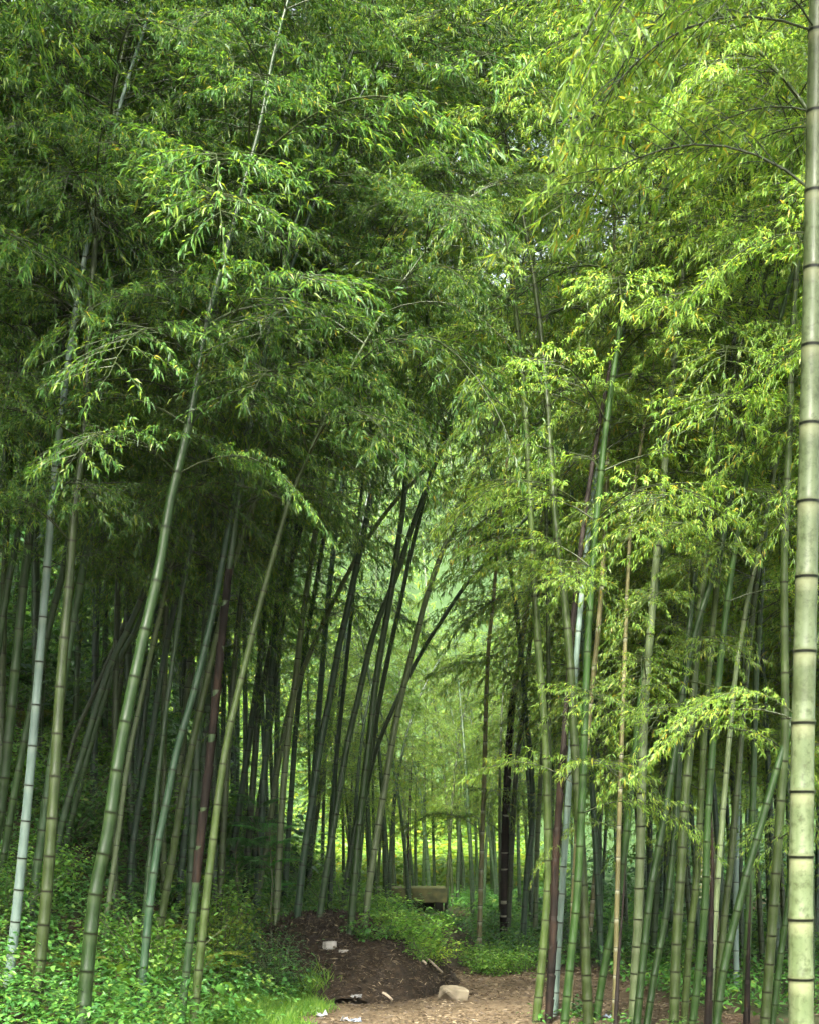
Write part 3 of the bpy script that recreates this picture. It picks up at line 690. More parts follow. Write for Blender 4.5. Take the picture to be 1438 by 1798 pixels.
# far wood on the hill beyond the glade: one mass
far = Crown(); FV = []; FF = []; fo = 0
rf = np.random.default_rng(21)
protoP = []
for i in range(200):
    y = math.sqrt(rf.uniform(46 ** 2, 92 ** 2)); x = rf.uniform(-.36, .36) * y
    z = float(ground(x, y)); Hh = rf.uniform(9.5, 13)
    P = proto_path(rf, Hh, rf.uniform(-.03, .08), rf.uniform(.6, 1.3))
    yw = rf.uniform(0, 6.28); M = rotm(yw, 0).T
    P = P @ M + np.array([x, y, z])
    t_ = np.linspace(0, 1, 60)[::4]
    v, f = tube(P[::4], .04 * (1 - .9 * t_), 5); FV.append(v); FF.append(f + fo); fo += len(v)
    tot = arclen(P)[-1]
    for k in np.arange(1.2, tot, .42):
        u = max(0, (k - 2.0) / (tot - 2.0)); pr = np.interp(u, [0, .15, .5, 1], [.8, 1.2, 1.2, .5])
        far.add(SPRAY_C[rf.integers(len(SPRAY_C))], resample(P, np.array([k]))[0], rf.uniform(0, 6.28), rf.uniform(-.1, .3), pr * rf.uniform(.9, 1.3))
a = np.concatenate(far.lv); n = len(a)
V = np.concatenate([a.reshape(-1, 3), np.concatenate(FV)]); Fl = np.arange(n * 4).reshape(n, 4); Ft = np.concatenate(FF) + n * 4
o = link('distant_bamboo_forest', new_mesh('distant_bamboo_forest', V, [Fl, Ft], [LEAF_BRIGHT, CULM['olive']], False, {'node': np.zeros(len(V)), 'wax': np.zeros(len(V))}, np.r_[np.zeros(n), np.ones(len(Ft))]))
tag(o, 'hazy pale green bamboo wood on the hillside beyond the glade', 'bamboo forest', None, 'stuff')

# ------------------------------------------------------------------ ground sheets
def grid(name, xs, ys, zf, mat, cover=None):
    X, Y = np.meshgrid(xs, ys); Z = zf(X, Y)
    V = np.stack([X, Y, Z], -1).reshape(-1, 3); nx = len(xs); ny = len(ys)
    i = np.arange(ny - 1)[:, None] * nx; j = np.arange(nx - 1)[None]
    Fq = np.stack([i + j, i + j + 1, i + nx + j + 1, i + nx + j], -1).reshape(-1, 4)
    return new_mesh(name, V, [Fq], [mat], True, {'cover': (cover(X, Y) if cover else np.zeros_like(X)).ravel()})

xs = np.unique(np.concatenate([np.linspace(-130, -9, 30), np.arange(-9, 9.01, .15), np.linspace(9, 130, 30)]))
ys = np.unique(np.concatenate([np.linspace(-40, 4, 12), np.arange(4, 40, .2), np.linspace(40, 260, 60)]))
def cover(X, Y):
    c = np.ones_like(X)
    inpath = (Y < 15.3) & (X > toe(Y)) & (X < 2.3)
    return np.where(inpath, 0.0, np.where((Y > 30) | (X < toe(Y) - 5) | (X > 9), 5.0, .9))
tag(link('ground', grid('ground', xs, ys, ground, GROUND, cover)), None, None, None, 'structure')

# trodden dirt path: clearing and the trail that leaves it
yy = np.arange(7.5, 23.01, .12)
lf = np.interp(yy, [7.5, 10.6, 12, 13.5, 14.8, 15.4, 16.5, 18.7, 23], [-1.25, -.95, -.7, -.25, .12, .34, .42, .52, .55]) + .06 * np.sin(yy * 4.1) + .04 * np.sin(yy * 9.7)
rg = np.interp(yy, [7.5, 11, 13, 14.2, 14.7, 15.1, 16.5, 18.7, 23], [2.3, 2.25, 2.2, 2.0, 1.3, .78, .72, .70, .68]) + .06 * np.sin(yy * 3.7 + 1) + .05 * np.sin(yy * 8.3)
uu = np.linspace(0, 1, 40)
X = lf[:, None] + (rg - lf)[:, None] * uu; Y = np.repeat(yy[:, None], 40, 1)
Z = ground(X, Y) + .006 + .012 * wob(X, Y, 3.0) * np.sin(math.pi * uu)[None]
Z = np.maximum(Z, ground(X, Y) + .004)
V = np.stack([X, Y, Z], -1).reshape(-1, 3); i = np.arange(len(yy) - 1)[:, None] * 40; j = np.arange(39)[None]
Fq = np.stack([i + j, i + j + 1, i + 40 + j + 1, i + 40 + j], -1).reshape(-1, 4)
tag(link('dirt_path', new_mesh('dirt_path', V, [Fq], [PATH], True)), None, None, None, 'structure')

# soil mound
rm = np.random.default_rng(3)
na, nr = 90, 40
A = np.linspace(0, 2 * math.pi, na, endpoint=False); Rr = np.linspace(0, 1, nr)
Vm = []
for r_ in Rr:
    for a_ in A:
        x = MC[0] + 1.02 * r_ * math.cos(a_) * (1 + .06 * math.sin(3 * a_ + 1)); y = MC[1] + 2.0 * r_ * math.sin(a_) * (1 + .05 * math.sin(5 * a_))
        h = float(mound_h(np.array(x), np.array(y)))
        bump = (float(wob(x, y, 3.0)) * .035 + float(wob(x, y, 8.0, 2)) * .02 + rm.normal(0, .014)) * min(1, (1 - r_) * 8)
        Vm.append((x, y, float(ground(x, y)) + h + bump - (.05 if r_ > .985 else -.012)))
Fm = [(i * na + j, i * na + (j + 1) % na, (i + 1) * na + (j + 1) % na, (i + 1) * na + j) for i in range(nr - 1) for j in range(na)]
tag(link('soil_mound', new_mesh('soil_mound', np.array(Vm), [np.array(Fm)], [MOUND], False)), 'heap of dark crumbly soil with dead leaves beside the clearing', 'soil heap')

# ------------------------------------------------------------------ litter, undergrowth (stuff)
def height_all(x, y): return ground(x, y) + mound_h(x, y)

def scatter_leaves(n, xf, yf, keep, ln, wr, rng, lift=.012, tilt=.35):
    x = xf(n); y = yf(n); k = keep(x, y); x = x[k]; y = y[k]; n = len(x)
    P = np.stack([x, y, height_all(x, y) + lift + rng.uniform(0, .02, n)], -1)
    a = rng.uniform(0, 6.28, n)
    Dv = np.stack([np.cos(a), np.sin(a), rng.normal(0, tilt, n)], -1)
    l = ln * rng.uniform(.5, 1.3, n)
    return leaves(P, Dv, l, l * wr * rng.uniform(.7, 1.4, n), rng, False, .5, .05)

rl = np.random.default_rng(9)
lit = [scatter_leaves(9000, lambda n: rl.uniform(-1.7, .6, n), lambda n: rl.uniform(11.4, 15.4, n), lambda x, y: (mound_h(x, y) > .01) & (rl.random(len(x)) < .8), .05, .2, rl, .02, .6),
       scatter_leaves(26000, lambda n: rl.uniform(-1.3, 2.8, n), lambda n: rl.uniform(9.5, 15.2, n), lambda x, y: (x < 2.6) & (x > toe(y) - .1) & (wob(x, y, 2.0) + rl.normal(0, .6, len(x)) > -.25), .045, .2, rl, .012, .15),
       scatter_leaves(16000, lambda n: rl.uniform(-6, 6, n), lambda n: rl.uniform(8, 24, n), lambda x, y: (x < toe(y)) | (y > 15.2) | (x > 3.2), .06, .17, rl, .012, .3)]
a = np.concatenate(lit); n = len(a)
tag(link('leaf_litter', new_mesh('leaf_litter', a.reshape(-1, 3), [np.arange(n * 4).reshape(n, 4)], [LITTER])), 'dead brown bamboo leaves and chips strewn over the soil and dirt', 'leaf litter', None, 'stuff')

def sprig_field(pts, rng, h=(.12, .4), leaf=.05, per=14, wr=.5):
    """low leafy herbs at ground points: leaves on short stems through the plant's height"""
    out = []
    for (x, y) in pts:
        z = float(height_all(np.array(x), np.array(y))); hh = rng.uniform(*h); m = int(per * rng.uniform(.6, 1.4))
        a = rng.uniform(0, 6.28, m); rr = rng.uniform(.02, .6, m) * hh; zz = hh * rng.uniform(.25, 1, m) * (1 - .5 * (rr / hh) ** 2)
        P = np.stack([x + np.cos(a) * rr, y + np.sin(a) * rr, z + zz], -1)
        Dv = np.stack([np.cos(a + rng.normal(0, .5, m)), np.sin(a + rng.normal(0, .5, m)), rng.uniform(-.5, .35, m)], -1)
        l = leaf * rng.uniform(.6, 1.5, m)
        out.append(leaves(P, Dv, l, l * wr * rng.uniform(.8, 1.2, m), rng, True, .4, .15))
    return np.concatenate(out)

ru = np.random.default_rng(17)
def pts_where(n, x0, x1, y0, y1, keep, rng):
    out = []
    while len(out) < n:
        x = rng.uniform(x0, x1); y = rng.uniform(y0, y1)
        if keep(x, y): out.append((x, y))
    return out
patchy = lambda x, y, t: float(wob(x, y, 1.1, 3)) + ru.normal(0, .35) > t
slope_ok = lambda x, y: x < toe(y) - .15 and abs(x) < .34 * y and float(mound_h(np.array(x), np.array(y))) < .02 and patchy(x, y, -.35)
right_ok = lambda x, y: (y > 15.0 + .2 * math.sin(x * 5) or x > 2.05 + .2 * math.sin(y * 4)) and abs(x) < .34 * y and not (abs(x - .6) < .25 and y < 22) and x > toe(y) and patchy(x, y, -.3)
a1 = sprig_field(pts_where(4200, -8, 0, 7.5, 24, slope_ok, ru), ru, (.12, .52), .040, 30)
a2 = sprig_field(pts_where(1500, -1, 7, 11, 24, right_ok, ru), ru, (.10, .34), .055, 15)
tp = []
for bx_, by_ in HB:
    if by_ < 16 and bx_ > -1.5:
        for q in range(ru.integers(0, 5)): tp.append((bx_ + ru.normal(0, .09), by_ + ru.normal(0, .09)))
a2 = np.concatenate([a2, sprig_field(tp, ru, (.05, .16), .04, 9), sprig_field(pts_where(900, -2.6, 4.6, 23.0, 37, lambda x, y: not (-1.1 < x < 1.1 and 25.5 < y < 29) and not (0 < x < 1.1 and y < 26), ru), ru, (.15, .45), .09, 18)])
for nm, a, m, lab in (('undergrowth', a1, HERB, 'low leafy green herbs carpeting the left slope'), ('undergrowth', a2, HERB, 'low leafy herbs between the culms behind the clearing on the right')):
    n = len(a); tag(link(nm, new_mesh(nm, a.reshape(-1, 3), [np.arange(n * 6).reshape(n, 6)], [m])), lab, 'undergrowth', None, 'stuff')

# taller thicket farther back under the culms
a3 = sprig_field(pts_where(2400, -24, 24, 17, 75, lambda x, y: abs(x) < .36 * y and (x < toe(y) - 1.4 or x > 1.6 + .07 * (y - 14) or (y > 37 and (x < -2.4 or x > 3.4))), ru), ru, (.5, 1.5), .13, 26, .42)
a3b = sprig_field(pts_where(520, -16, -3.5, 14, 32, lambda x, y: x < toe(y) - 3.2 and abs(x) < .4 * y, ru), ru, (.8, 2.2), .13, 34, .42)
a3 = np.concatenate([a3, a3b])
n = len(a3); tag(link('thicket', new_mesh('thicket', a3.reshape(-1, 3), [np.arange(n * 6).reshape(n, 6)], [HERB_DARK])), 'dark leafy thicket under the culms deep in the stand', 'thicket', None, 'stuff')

# grass
def blades(pts, rng, h=(.06, .16), per=14, spread=.06):
    out = []
    for x, y in pts:
        xx = x + rng.normal(0, spread, per); yb = y + rng.normal(0, spread, per)
        P = np.stack([xx, yb, height_all(xx, yb) + .002], -1)
        Dv = np.stack([rng.normal(0, .45, per), rng.normal(0, .45, per), np.ones(per)], -1)
        l = rng.uniform(h[0], h[1], per)
        out.append(leaves(P, Dv, l, np.full(per, .007), rng, True, 1.5, .2))
    return np.concatenate(out)
a = blades(pts_where(900, -2.0, -.7, 9.6, 12.0, lambda x, y: abs(x - toe(y) + .25 + .1 * math.sin(y * 6)) < .32, ru), ru)
n = len(a); tag(link('grass', new_mesh('grass', a.reshape(-1, 3), [np.arange(n * 6).reshape(n, 6)], [GRASSM])), 'short bright green grass along the foot of the slope by the clearing', 'grass', None, 'stuff')
gp = pts_where(2600, -2.6, 3.6, 35, 48, lambda x, y: True, ru)
gp += pts_where(2200, -17, -2.4, 34, 62, lambda x, y: abs(x) < .34 * y, ru)
a = []
for x, y in gp:
    m = 9; xx = x + ru.normal(0, .35, m); yb = y + ru.normal(0, .35, m)
    P = np.stack([xx, yb, ground(xx, yb) + ru.uniform(0, .9, m)], -1)
    an = ru.uniform(0, 6.28, m); Dv = np.stack([np.cos(an), np.sin(an), ru.uniform(-.3, .8, m)], -1); l = ru.uniform(.2, .45, m)
    a.append(leaves(P, Dv, l, l * .3, ru, False, .5, .2))
a = np.concatenate(a); n = len(a)
tag(link('glade_scrub', new_mesh('glade_scrub', a.reshape(-1, 3), [np.arange(n * 4).reshape(n, 4)], [LEAF_BRIGHT])), 'sunlit yellow green scrub covering the glade beyond the culms', 'scrub', None, 'stuff')

# ------------------------------------------------------------------ single plants
def shrub_parts(rng, h=.5, spread=.45, stems=12, leaf=.05, wr=.48, per=34, mat=HERB):
    LV = []; TV = []; TF = []; off = 0
    for s in range(stems):
        a = rng.uniform(0, 6.28); out_ = spread * rng.uniform(.2, 1); hh = h * rng.uniform(.55, 1.05)
        u = np.linspace(0, 1, 7)
        p = np.stack([np.cos(a) * out_ * u ** 1.3, np.sin(a) * out_ * u ** 1.3, hh * (u - .15 * u * u) / .85], -1) + np.cumsum(rng.normal(0, .012, (7, 3)), 0) * np.array([1, 1, .3])
        p[0] = (rng.normal(0, .02), rng.normal(0, .02), -.03)
        v, f = tube(p, .004 * (1 - .7 * u) + .001, 4); TV.append(v); TF.append(f + off); off += len(v)
        m = int(per * rng.uniform(.7, 1.3)); uu = np.clip(1 - rng.random(m) ** 1.2 * .8, 0, 1)
        q = np.stack([np.interp(uu, u, p[:, c]) for c in range(3)], -1)
        q = q + rng.normal(0, .07 * h / .5, (m, 3)) * np.array([1, 1, .7])
        q[:, 2] = np.maximum(q[:, 2], .02)
        an = rng.uniform(0, 6.28, m); Dv = np.stack([np.cos(an) + .4 * math.cos(a), np.sin(an) + .4 * math.sin(a), rng.uniform(-.5, .4, m)], -1)
        l = leaf * rng.uniform(.6, 1.4, m)
        LV.append(leaves(q, Dv, l, l * wr * rng.uniform(.8, 1.2, m), rng, True, .45, .15))
    a = np.concatenate(LV); n = len(a)
    return (new_mesh('leaves', a.reshape(-1, 3), [np.arange(n * 6).reshape(n, 6)], [mat]),
            new_mesh('stems', np.concatenate(TV), [np.concatenate(TF)], [STEM], True, {'node': np.zeros(off), 'wax': np.zeros(off)}))

def frond_parts(rng, fronds=9, L=.55, mat=FERNM, elev=.7, pin=22, wr=.3, sub=True, trunk=0.0):
    LV = []; TV = []; TF = []; off = 0
    if trunk:
        v, f = tube(np.array([[0, 0, -.05], [.03, .01, trunk * .5], [0, 0, trunk]]), [.011, .009, .006], 6); TV.append(v); TF.append(f); off += len(v)
    for s in range(fronds):
        a = s / fronds * 6.28 + rng.normal(0, .25); l = L * rng.uniform(.7, 1.15); u = np.linspace(0, 1, 8); e = elev * rng.uniform(.7, 1.3)
        p = np.stack([np.cos(a) * l * (u * .9), np.sin(a) * l * (u * .9), l * (e * u - (e * .75) * u ** 2.2)], -1)
        if trunk: p[:, 2] += trunk * (1 - .35 * (s % 3) / 2)
        v, f = tube(p, .0035 * (1 - .8 * u) + .0006, 3); TV.append(v); TF.append(f + off); off += len(v)
        tan = unit(p[-1] - p[0]); sd = unit(np.cross(tan, [0, 0, 1.0]))
        for q in np.linspace(.12, 1, pin):
            o_ = np.array([np.interp(q, u, p[:, c]) for c in range(3)]); pl = l * .30 * math.sin(math.pi * min(.97, q ** .8) * .92 + .12)
            for sg in (-1, 1):
                d = unit(sd * sg + tan * .35 + np.array([0, 0, -.12]))
                if sub:
                    m = 6; uu = np.linspace(.12, .95, m)
                    P = np.repeat(o_[None] + d * (uu * pl)[:, None], 2, 0)
                    s2 = unit(np.cross(d, [0, 0, 1.0])); sgn = np.tile([1, -1], m)[:, None]
                    Dv = s2 * sgn + d * .6; ll = np.repeat(pl * .26 * (1 - .6 * uu), 2)
                    LV.append(leaves(P, Dv, ll, ll * .42, rng, False, .15, .1))
                else:
                    LV.append(leaves(o_[None], d[None], np.array([pl]), np.array([pl * wr]), rng, False, .15, .15))
    a = np.concatenate(LV); n = len(a)
    return (new_mesh('fronds', a.reshape(-1, 3), [np.arange(n * 4).reshape(n, 4)], [mat]),
            new_mesh('stems', np.concatenate(TV), [np.concatenate(TF)], [STEM], True, {'node': np.zeros(off), 'wax': np.zeros(off)}))

def plant(name, label, cat, loc, parts, group=None, rz=0, s=1):
    r = thing(name, label, cat, loc, rz, group); r.scale = (s, s, s)
    for m in parts: link(m.name.split('.')[0], m, r)
    return r

def ground_at(px, py, D=None):
    if D is None: D = solve(px, py)
    x = (px - CX) / F * D
    return np.array([x, D, gm(x, D) - .01])

rp = np.random.default_rng(31)
plant('shrub', 'yellow green leafy shrub behind the mossy brownish olive culm, brightest on the slope', 'shrub', ground_at(395, 1640, 11.6), shrub_parts(rp, .72, .42, 22, .04, .5, 46, HERB_YEL))
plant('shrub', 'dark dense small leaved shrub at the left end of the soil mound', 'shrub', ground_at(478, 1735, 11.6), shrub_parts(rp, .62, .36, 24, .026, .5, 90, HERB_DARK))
plant('shrub', 'yellowish bush behind the dark red sheathed culm, higher on the slope', 'shrub', ground_at(345, 1575, 13.5), shrub_parts(rp, .55, .4, 16, .04, .5, 40, HERB_YEL))
plant('fern', 'bright green feathery fern left of the swollen jointed culm', 'fern', ground_at(414, 1530, 13.9), frond_parts(rp, 12, .55, trunk=.85))
plant('fern', 'bright green feathery fern right of the swollen jointed culm, drooping', 'fern', ground_at(474, 1540, 13.8), frond_parts(rp, 12, .5, trunk=.95))
plant('fern', 'bright green feathery fern highest on the slope between culms', 'fern', ground_at(452, 1470, 14.6), frond_parts(rp, 10, .5, trunk=1.25))
plant('fern', 'yellowing fern frond cluster at lower left between the olive and thickest culms', 'fern', ground_at(118, 1730, 9.6) + np.array([0, 0, .12]), frond_parts(rp, 5, .34, FERNY, .6))
plant('fern', 'dry tan fern beside the thickest green culm near the big heart shaped leaves', 'fern', ground_at(182, 1745, 9.8) + np.array([0, 0, .1]), frond_parts(rp, 4, .2, FERND, .7))

# big heart-leaved plant
def heart_parts(rng, n=5, size=.12):
    V = []; Fs = []; off = 0; TV = []; TF = []; to = 0
    for s in range(n):
        a = s / n * 6.28 + rng.normal(0, .3); h = rng.uniform(.18, .36); o_ = np.array([math.cos(a) * .16, math.sin(a) * .16, h]) * rng.uniform(.8, 1.2)
        v, f = tube(np.array([[0, 0, -.02], o_ * .5 + np.array([0, 0, .05]), o_]), [.004, .003, .002], 4); TV.append(v); TF.append(f + to); to += len(v)
        d = unit(np.array([math.cos(a), math.sin(a), -.5])); w = unit(np.cross(d, [0, 0, 1.0])); nn = np.cross(w, d)
        L = size * rng.uniform(.7, 1.2)
        rows = [(-.25, .28), (-.05, .48), (.2, .50), (.5, .40), (.8, .2), (1.05, .01)]
        for (t, hw_) in rows:
            for k in (-1, -.5, 0, .5, 1):
                V.append(o_ + d * L * (t + (.12 if (k == 0 and t < 0) else 0)) + w * L * hw_ * k + nn * L * (.12 * abs(k) - .1 * t * t))
        for i in range(len(rows) - 1):
            for j in range(4): Fs.append((off + i * 5 + j, off + i * 5 + j + 1, off + (i + 1) * 5 + j + 1, off + (i + 1) * 5 + j))
        off += len(rows) * 5
    return (new_mesh('leaves', np.array(V), [np.array(Fs)], [HERB_LIME], True), new_mesh('stems', np.concatenate(TV), [np.concatenate(TF)], [STEM], True, {'node': np.zeros(to), 'wax': np.zeros(to)}))
plant('broad_leaved_plant', 'low plant with large heart shaped leaves right of the thickest green culm', 'plant', ground_at(205, 1765, 9.5), heart_parts(rp, 6, .13))
plant('broad_leaved_plant', 'large leaved plant at the foot of the mossy brownish olive culm', 'plant', ground_at(362, 1790, 9.9), heart_parts(rp, 6, .12))

# shrub prototypes copied over the slope and the right side
def shrub_group(n, protos, pos, lab, cat, grp, smin, smax):
    for i in range(n):
        x, y = pos(i); z = gm(x, y) - .02
        pr = protos[i % len(protos)]; s = rp.uniform(smin, smax); rot = (0, 0, rp.uniform(0, 6.28))
        if i < len(protos): pr.location = (x, y, z); pr.rotation_euler = rot; pr.scale = (s, s, s); pr['label'] = lab; pr['group'] = grp
        else: dup(pr, (x, y, z), rot, s, lab, grp)
mk = lambda mats, **k: [plant('shrub', 'x', 'shrub', (0, 0, 0), shrub_parts(rp, mat=m, **k)) for m in mats]
sl = pts_where(64, -7, 0, 9.2, 21, lambda x, y: x < toe(y) - .5 and abs(x) < .33 * y and float(mound_h(np.array(x), np.array(y))) < .01 and not(x > -1.9 and y < 12.6 and y > 10.8), rp)
shrub_group(64, mk([HERB, HERB_LIME, HERB, HERB_LIME], h=.6, spread=.5, stems=18, leaf=.040, per=56), lambda i: sl[i],
            'low leafy shrub among the culms on the left slope', 'shrub', 'shrubs covering the left slope', .65, 1.5)
rs = pts_where(44, .2, 7, 15.2, 21, lambda x, y: abs(x) < .33 * y and abs(x - .6) > .35, rp)
shrub_group(44, mk([HERB_LIME, HERB, HERB_DARK], h=.42, spread=.42, stems=13, leaf=.05, per=36), lambda i: rs[i],
            'low leafy shrub under the culms behind the clearing on the right', 'shrub', 'shrubs behind the clearing', .55, 1.1)
fp = [plant('fern', 'x', 'fern', (0, 0, 0), frond_parts(rp, 10, .55, m_, .75)) for m_ in (FERNM, FERNM, FERNY)]
fs = pts_where(20, -5, -.8, 9.4, 17, lambda x, y: x < toe(y) - .5 and abs(x) < .31 * y and float(mound_h(np.array(x), np.array(y))) < .01, rp)
shrub_group(20, fp, lambda i: fs[i], 'leafy fern with arching fronds among the shrubs on the left slope', 'fern', 'ferns on the left slope', .7, 1.3)
fr = [ground_at(px, py)[:2] for px, py in ((842, 1712), (868, 1715), (895, 1712), (920, 1708), (855, 1690), (905, 1690), (880, 1700), (826, 1700))]
shrub_group(8, mk([HERB_LIME, HERB_LIME], h=.36, spread=.32, stems=14, leaf=.042, per=44), lambda i: tuple(fr[i]),
            'bright lime green herb in the clump right of the trail mouth', 'herb', 'lime herbs right of the trail', .7, 1.0)
tr = [ground_at(px, py)[:2] for px, py in ((740, 1690), (765, 1695), (720, 1665), (745, 1665), (700, 1640), (725, 1640), (680, 1628), (705, 1620), (760, 1670), (690, 1655))]
shrub_group(10, mk([HERB_LIME, HERB_YEL, HERB_LIME], h=.34, spread=.36, stems=14, leaf=.045, wr=.36, per=44), lambda i: tuple(tr[i]),
            'bright green herb on the bank between the soil mound and the trail', 'herb', 'bright herbs on the trail bank', .7, 1.05)
hb_ = [ground_at(px, 1640, D)[:2] for px, D in ((655, 25.2), (690, 25.6), (712, 25.0), (640, 25.4), (672, 24.6), (632, 24.0))]
shrub_group(6, mk([HERB, HERB_LIME], h=.42, spread=.5, stems=14, leaf=.08, per=30), lambda i: tuple(hb_[i]),
            'leafy bush half hiding the foot of the concrete hut', 'shrub', 'bushes before the concrete hut', .8, 1.05)
plant('shrub', 'small dark leafy tuft at the foot of the tall left leaning olive culm', 'shrub', ground_at(1010, 1792, 11.0), shrub_parts(rp, .16, .16, 10, .035, .5, 20, HERB_DARK))
plant('shrub', 'leafy trailing herb on top of the mound at the foot of the grey pale culm', 'herb', ground_at(640, 1655), shrub_parts(rp, .2, .28, 14, .04, .5, 26, HERB))

# ------------------------------------------------------------------ stones, scraps, concrete
def rock(name, label, cat, loc, dims, mat, seed, rz=0.0, cuts=14, tilt=0.0):
    rng = np.random.default_rng(seed)
    import bmesh
    bm = bmesh.new(); pts = rng.normal(0, 1, (cuts * 3, 3)); pts = unit(pts)
    pts = np.sign(pts) * np.abs(pts) ** .35
    for p in pts * np.array(dims) * .5: bm.verts.new(p)
    r = bmesh.ops.convex_hull(bm, input=bm.verts[:]); bmesh.ops.delete(bm, geom=[v for v in bm.verts if not v.link_faces], context='VERTS')
    bmesh.ops.bevel(bm, geom=bm.edges[:], offset=min(dims) * .05, segments=1, affect='EDGES')
    bmesh.ops.triangulate(bm, faces=bm.faces[:]); bmesh.ops.subdivide_edges(bm, edges=bm.edges[:], cuts=1)
    for v in bm.verts: v.co += v.normal * rng.normal(0, min(dims) * .012)
    me = bpy.data.meshes.new(name); bm.to_mesh(me); bm.free(); me.materials.append(mat)
    o = link(name, me, None, loc); o.rotation_euler = (tilt, tilt * .6, rz); return tag(o, label, cat)

p = ground_at(796, 1752, 12.1)
# squared pale block: tapering slab with a sharp overhanging foot
rock('stone_block', 'big pale squared stone at the right foot of the soil mound', 'stone', p + np.array([0, 0, .05]), (.26, .19, .17), STONE, 14, .35, 7, .16)
p = at(580, 1712, 12.5); p[2] = gm(p[0], p[1]) + .03
rock('rock', 'small whitish rock lying on the left side of the dark mound', 'rock', p, (.13, .09, .08), ROCKW, 8, .5)
p = ground_at(604, 1716, 12.4); p[2] += .02
rock('rock', 'little flat pale stone right of the whitish rock on the mound', 'rock', p, (.09, .06, .03), ROCKW, 9, .1)
p = ground_at(830, 1744, 12.6)
rock('rock', 'small dark pebble right of the big pale squared stone', 'rock', p + np.array([0, 0, .012]), (.09, .07, .04), MOUND, 10, .1)
for k, (px, py, lab, m, sz) in enumerate(((626, 1762, 'crumpled white scrap in weeds at the front of the mound', SCRAP, .075), (566, 1787, 'flat white litter scrap on the grass edge left of the folded one', SCRAP, .085), (608, 1796, 'folded white plastic litter at the bottom edge of the clearing', SCRAP, .07), (626, 1797, 'bluish plastic litter at the bottom edge right of the folded white one', SCRAPB, .07), (1065, 1790, 'tiny bluish litter scrap beside the thin black shoot', SCRAPB, .05))):
    rng = np.random.default_rng(60 + k); g_ = ground_at(px, py); nx = 6
    V = []; 
    for i in range(nx):
        for j in range(nx):
            V.append((sz * (i / 5 - .5) * 1.1 + rng.normal(0, sz * .06), sz * (j / 5 - .5) + rng.normal(0, sz * .06), .02 + abs(rng.normal(0, sz * .22))))
    Fs = [(i * nx + j, (i + 1) * nx + j, (i + 1) * nx + j + 1, i * nx + j + 1) for i in range(nx - 1) for j in range(nx - 1)]
    o = link('litter_scrap', new_mesh('litter_scrap', np.array(V), [np.array(Fs)], [m]), None, g_); tag(o, lab, 'litter')
    so = o.modifiers.new('thick', 'SOLIDIFY'); so.thickness = .003
# broken pale bamboo strips lying on the mound
for k, (x0, y0, x1, y1, D, lab) in enumerate(((728, 1700, 776, 1711, 12.9, 'long pale bamboo strip lying along the right crest of the mound'), (740, 1706, 748, 1718, 12.7, 'short pale bamboo piece poking from the mound below the long strip'), (672, 1763, 690, 1766, 11.85, 'short grey stick at the front foot of the mound'))):
    a_ = at(x0, y0, D); b_ = at(x1, y1, D); 
    for q in (a_, b_): q[2] = gm(q[0], q[1]) + .03
    u = np.linspace(0, 1, 6)[:, None]; P = a_ * (1 - u) + b_ * u - a_
    P[:, 2] += .01 * np.sin(u[:, 0] * 3)
    v, f = tube(P, np.full(6, .012), 6)
    cap = [list(range(6)), list(range(30, 36))]
    tag(link('bamboo_stick', new_mesh('bamboo_stick', v, [f, np.array(cap)], [WOODP], True), None, a_), lab, 'stick')

def box(name, dims, mat, parent, loc, bevel=.02, rz=0):
    import bmesh
    bm = bmesh.new(); bmesh.ops.create_cube(bm, size=1)
    for v in bm.verts: v.co = (v.co.x * dims[0], v.co.y * dims[1], v.co.z * dims[2])
    bmesh.ops.bevel(bm, geom=bm.edges[:], offset=bevel, segments=2, affect='EDGES')
    me = bpy.data.meshes.new(name); bm.to_mesh(me); bm.free(); me.materials.append(mat)
    o = link(name, me, parent, loc); o.rotation_euler = (0, 0, rz); return o
DS = 27.0
zt = CAMZ - (1560 - HY) / F * DS; zb = CAMZ - (1585 - HY) / F * DS
x0 = (650 - CX) / F * DS; x1 = (784 - CX) / F * DS
gz = gm((x0 + x1) / 2, DS)
root = thing('concrete_hut', 'low concrete hut with mossy yellowish roof slab beyond the trail', 'hut', ((x0 + x1) / 2, DS + .8, gz))
W = x1 - x0
box('roof_slab', (W, 1.6, zt - zb), CONC, root, (0, 0, (zt + zb) / 2 - gz), .012)
hgt = zb - gz + .3
for sx in (-1, 1): box('side_wall', (.14, 1.3, hgt), CONCD, root, (sx * (W / 2 - .14), .05, hgt / 2 - .3 - .002), .01)
box('back_wall', (W - .45, .14, hgt), CONCD, root, (0, .6, hgt / 2 - .3 - .002), .01)

# ------------------------------------------------------------------ light, world, camera
SUN_EL, SUN_AZ = 46.0, -170.0     # azimuth in degrees from +Y, clockwise: behind the camera on the left
el = math.radians(SUN_EL); az = math.radians(SUN_AZ)
w = bpy.data.worlds.new('World'); scene.world = w; w.use_nodes = True
nt = w.node_tree; bg = nt.nodes['Background']
sky = nt.nodes.new('ShaderNodeTexSky'); sky.sky_type = 'NISHITA'; sky.sun_disc = False
sky.sun_elevation = el; sky.sun_rotation = az; sky.dust_density = 4.0; sky.air_density = 1.0; sky.ozone_density = .6
hsv = nt.nodes.new('ShaderNodeHueSaturation'); hsv.inputs['Saturation'].default_value = .45
nt.links.new(sky.outputs[0], hsv.inputs['Color']); nt.links.new(hsv.outputs[0], bg.inputs[0]); bg.inputs[1].default_value = .10
sd = bpy.data.lights.new('sun', 'SUN'); sd.energy = 4.2; sd.angle = math.radians(6); sd.color = (1.0, .95, .84)
so = bpy.data.objects.new('sun', sd); COL.objects.link(so)
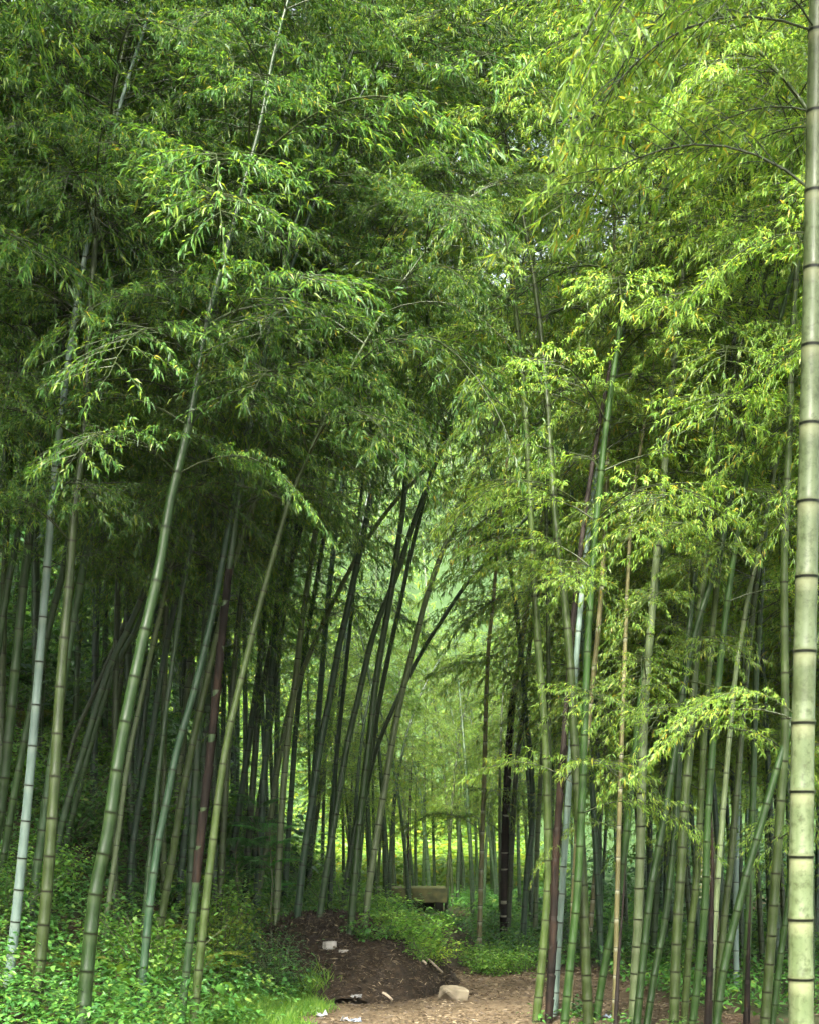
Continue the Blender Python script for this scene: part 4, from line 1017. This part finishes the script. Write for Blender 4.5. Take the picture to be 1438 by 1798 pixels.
dirv = np.array([math.sin(az) * math.cos(el), math.cos(az) * math.cos(el), math.sin(el)])
from mathutils import Vector
so.rotation_euler = Vector(dirv).to_track_quat('Z', 'Y').to_euler(); so.location = (0, 0, 40)

cd = bpy.data.cameras.new('camera'); cam = bpy.data.objects.new('camera', cd); COL.objects.link(cam); scene.camera = cam
cam.location = (0, 0, CAMZ); cam.rotation_euler = (math.radians(90), 0, 0)
cd.sensor_fit = 'VERTICAL'; cd.sensor_height = 36.0; cd.lens = 36.0 * F / 1798.0
cd.shift_y = (HY - 899.0) / 1798.0; cd.shift_x = 0.0
cd.clip_start = .1; cd.clip_end = 600
cd.dof.use_dof = True; cd.dof.focus_distance = 11.0; cd.dof.aperture_fstop = 9.0

# thin moist air that pales the far wood
HAZE = .0003
bx = new_mesh('haze', np.array([(x, y, z) for x in (-62, 62) for y in (-12, 118) for z in (-1.2, 62)], float), [np.array([(0, 1, 3, 2), (4, 6, 7, 5), (0, 4, 5, 1), (2, 3, 7, 6), (0, 2, 6, 4), (1, 5, 7, 3)])], [])
hm = bpy.data.materials.new('haze'); hm.use_nodes = True; hn = hm.node_tree.nodes; hn.clear()
ho = hn.new('ShaderNodeOutputMaterial'); hv = hn.new('ShaderNodeVolumePrincipled'); hv.inputs['Color'].default_value = (.92, .95, .93, 1); hv.inputs['Density'].default_value = HAZE
hm.node_tree.links.new(hv.outputs[0], ho.inputs['Volume']); bx.materials.append(hm)
tag(link('haze', bx), 'pale damp air paling the far bamboo wood', 'haze', None, 'stuff')

vs = scene.view_settings; vs.view_transform = 'Standard'; vs.look = 'None'; vs.exposure = 3.03; vs.gamma = 1.0; vs.use_curve_mapping = False
scene.render.engine = 'CYCLES'
cy = scene.cycles; cy.max_bounces = 7; cy.diffuse_bounces = 4; cy.glossy_bounces = 2; cy.transmission_bounces = 5; cy.transparent_max_bounces = 4
cy.use_denoising = True; cy.denoiser = 'OPENIMAGEDENOISE'
cy.caustics_reflective = False; cy.caustics_refractive = False
cy.use_adaptive_sampling = True; cy.adaptive_threshold = .03
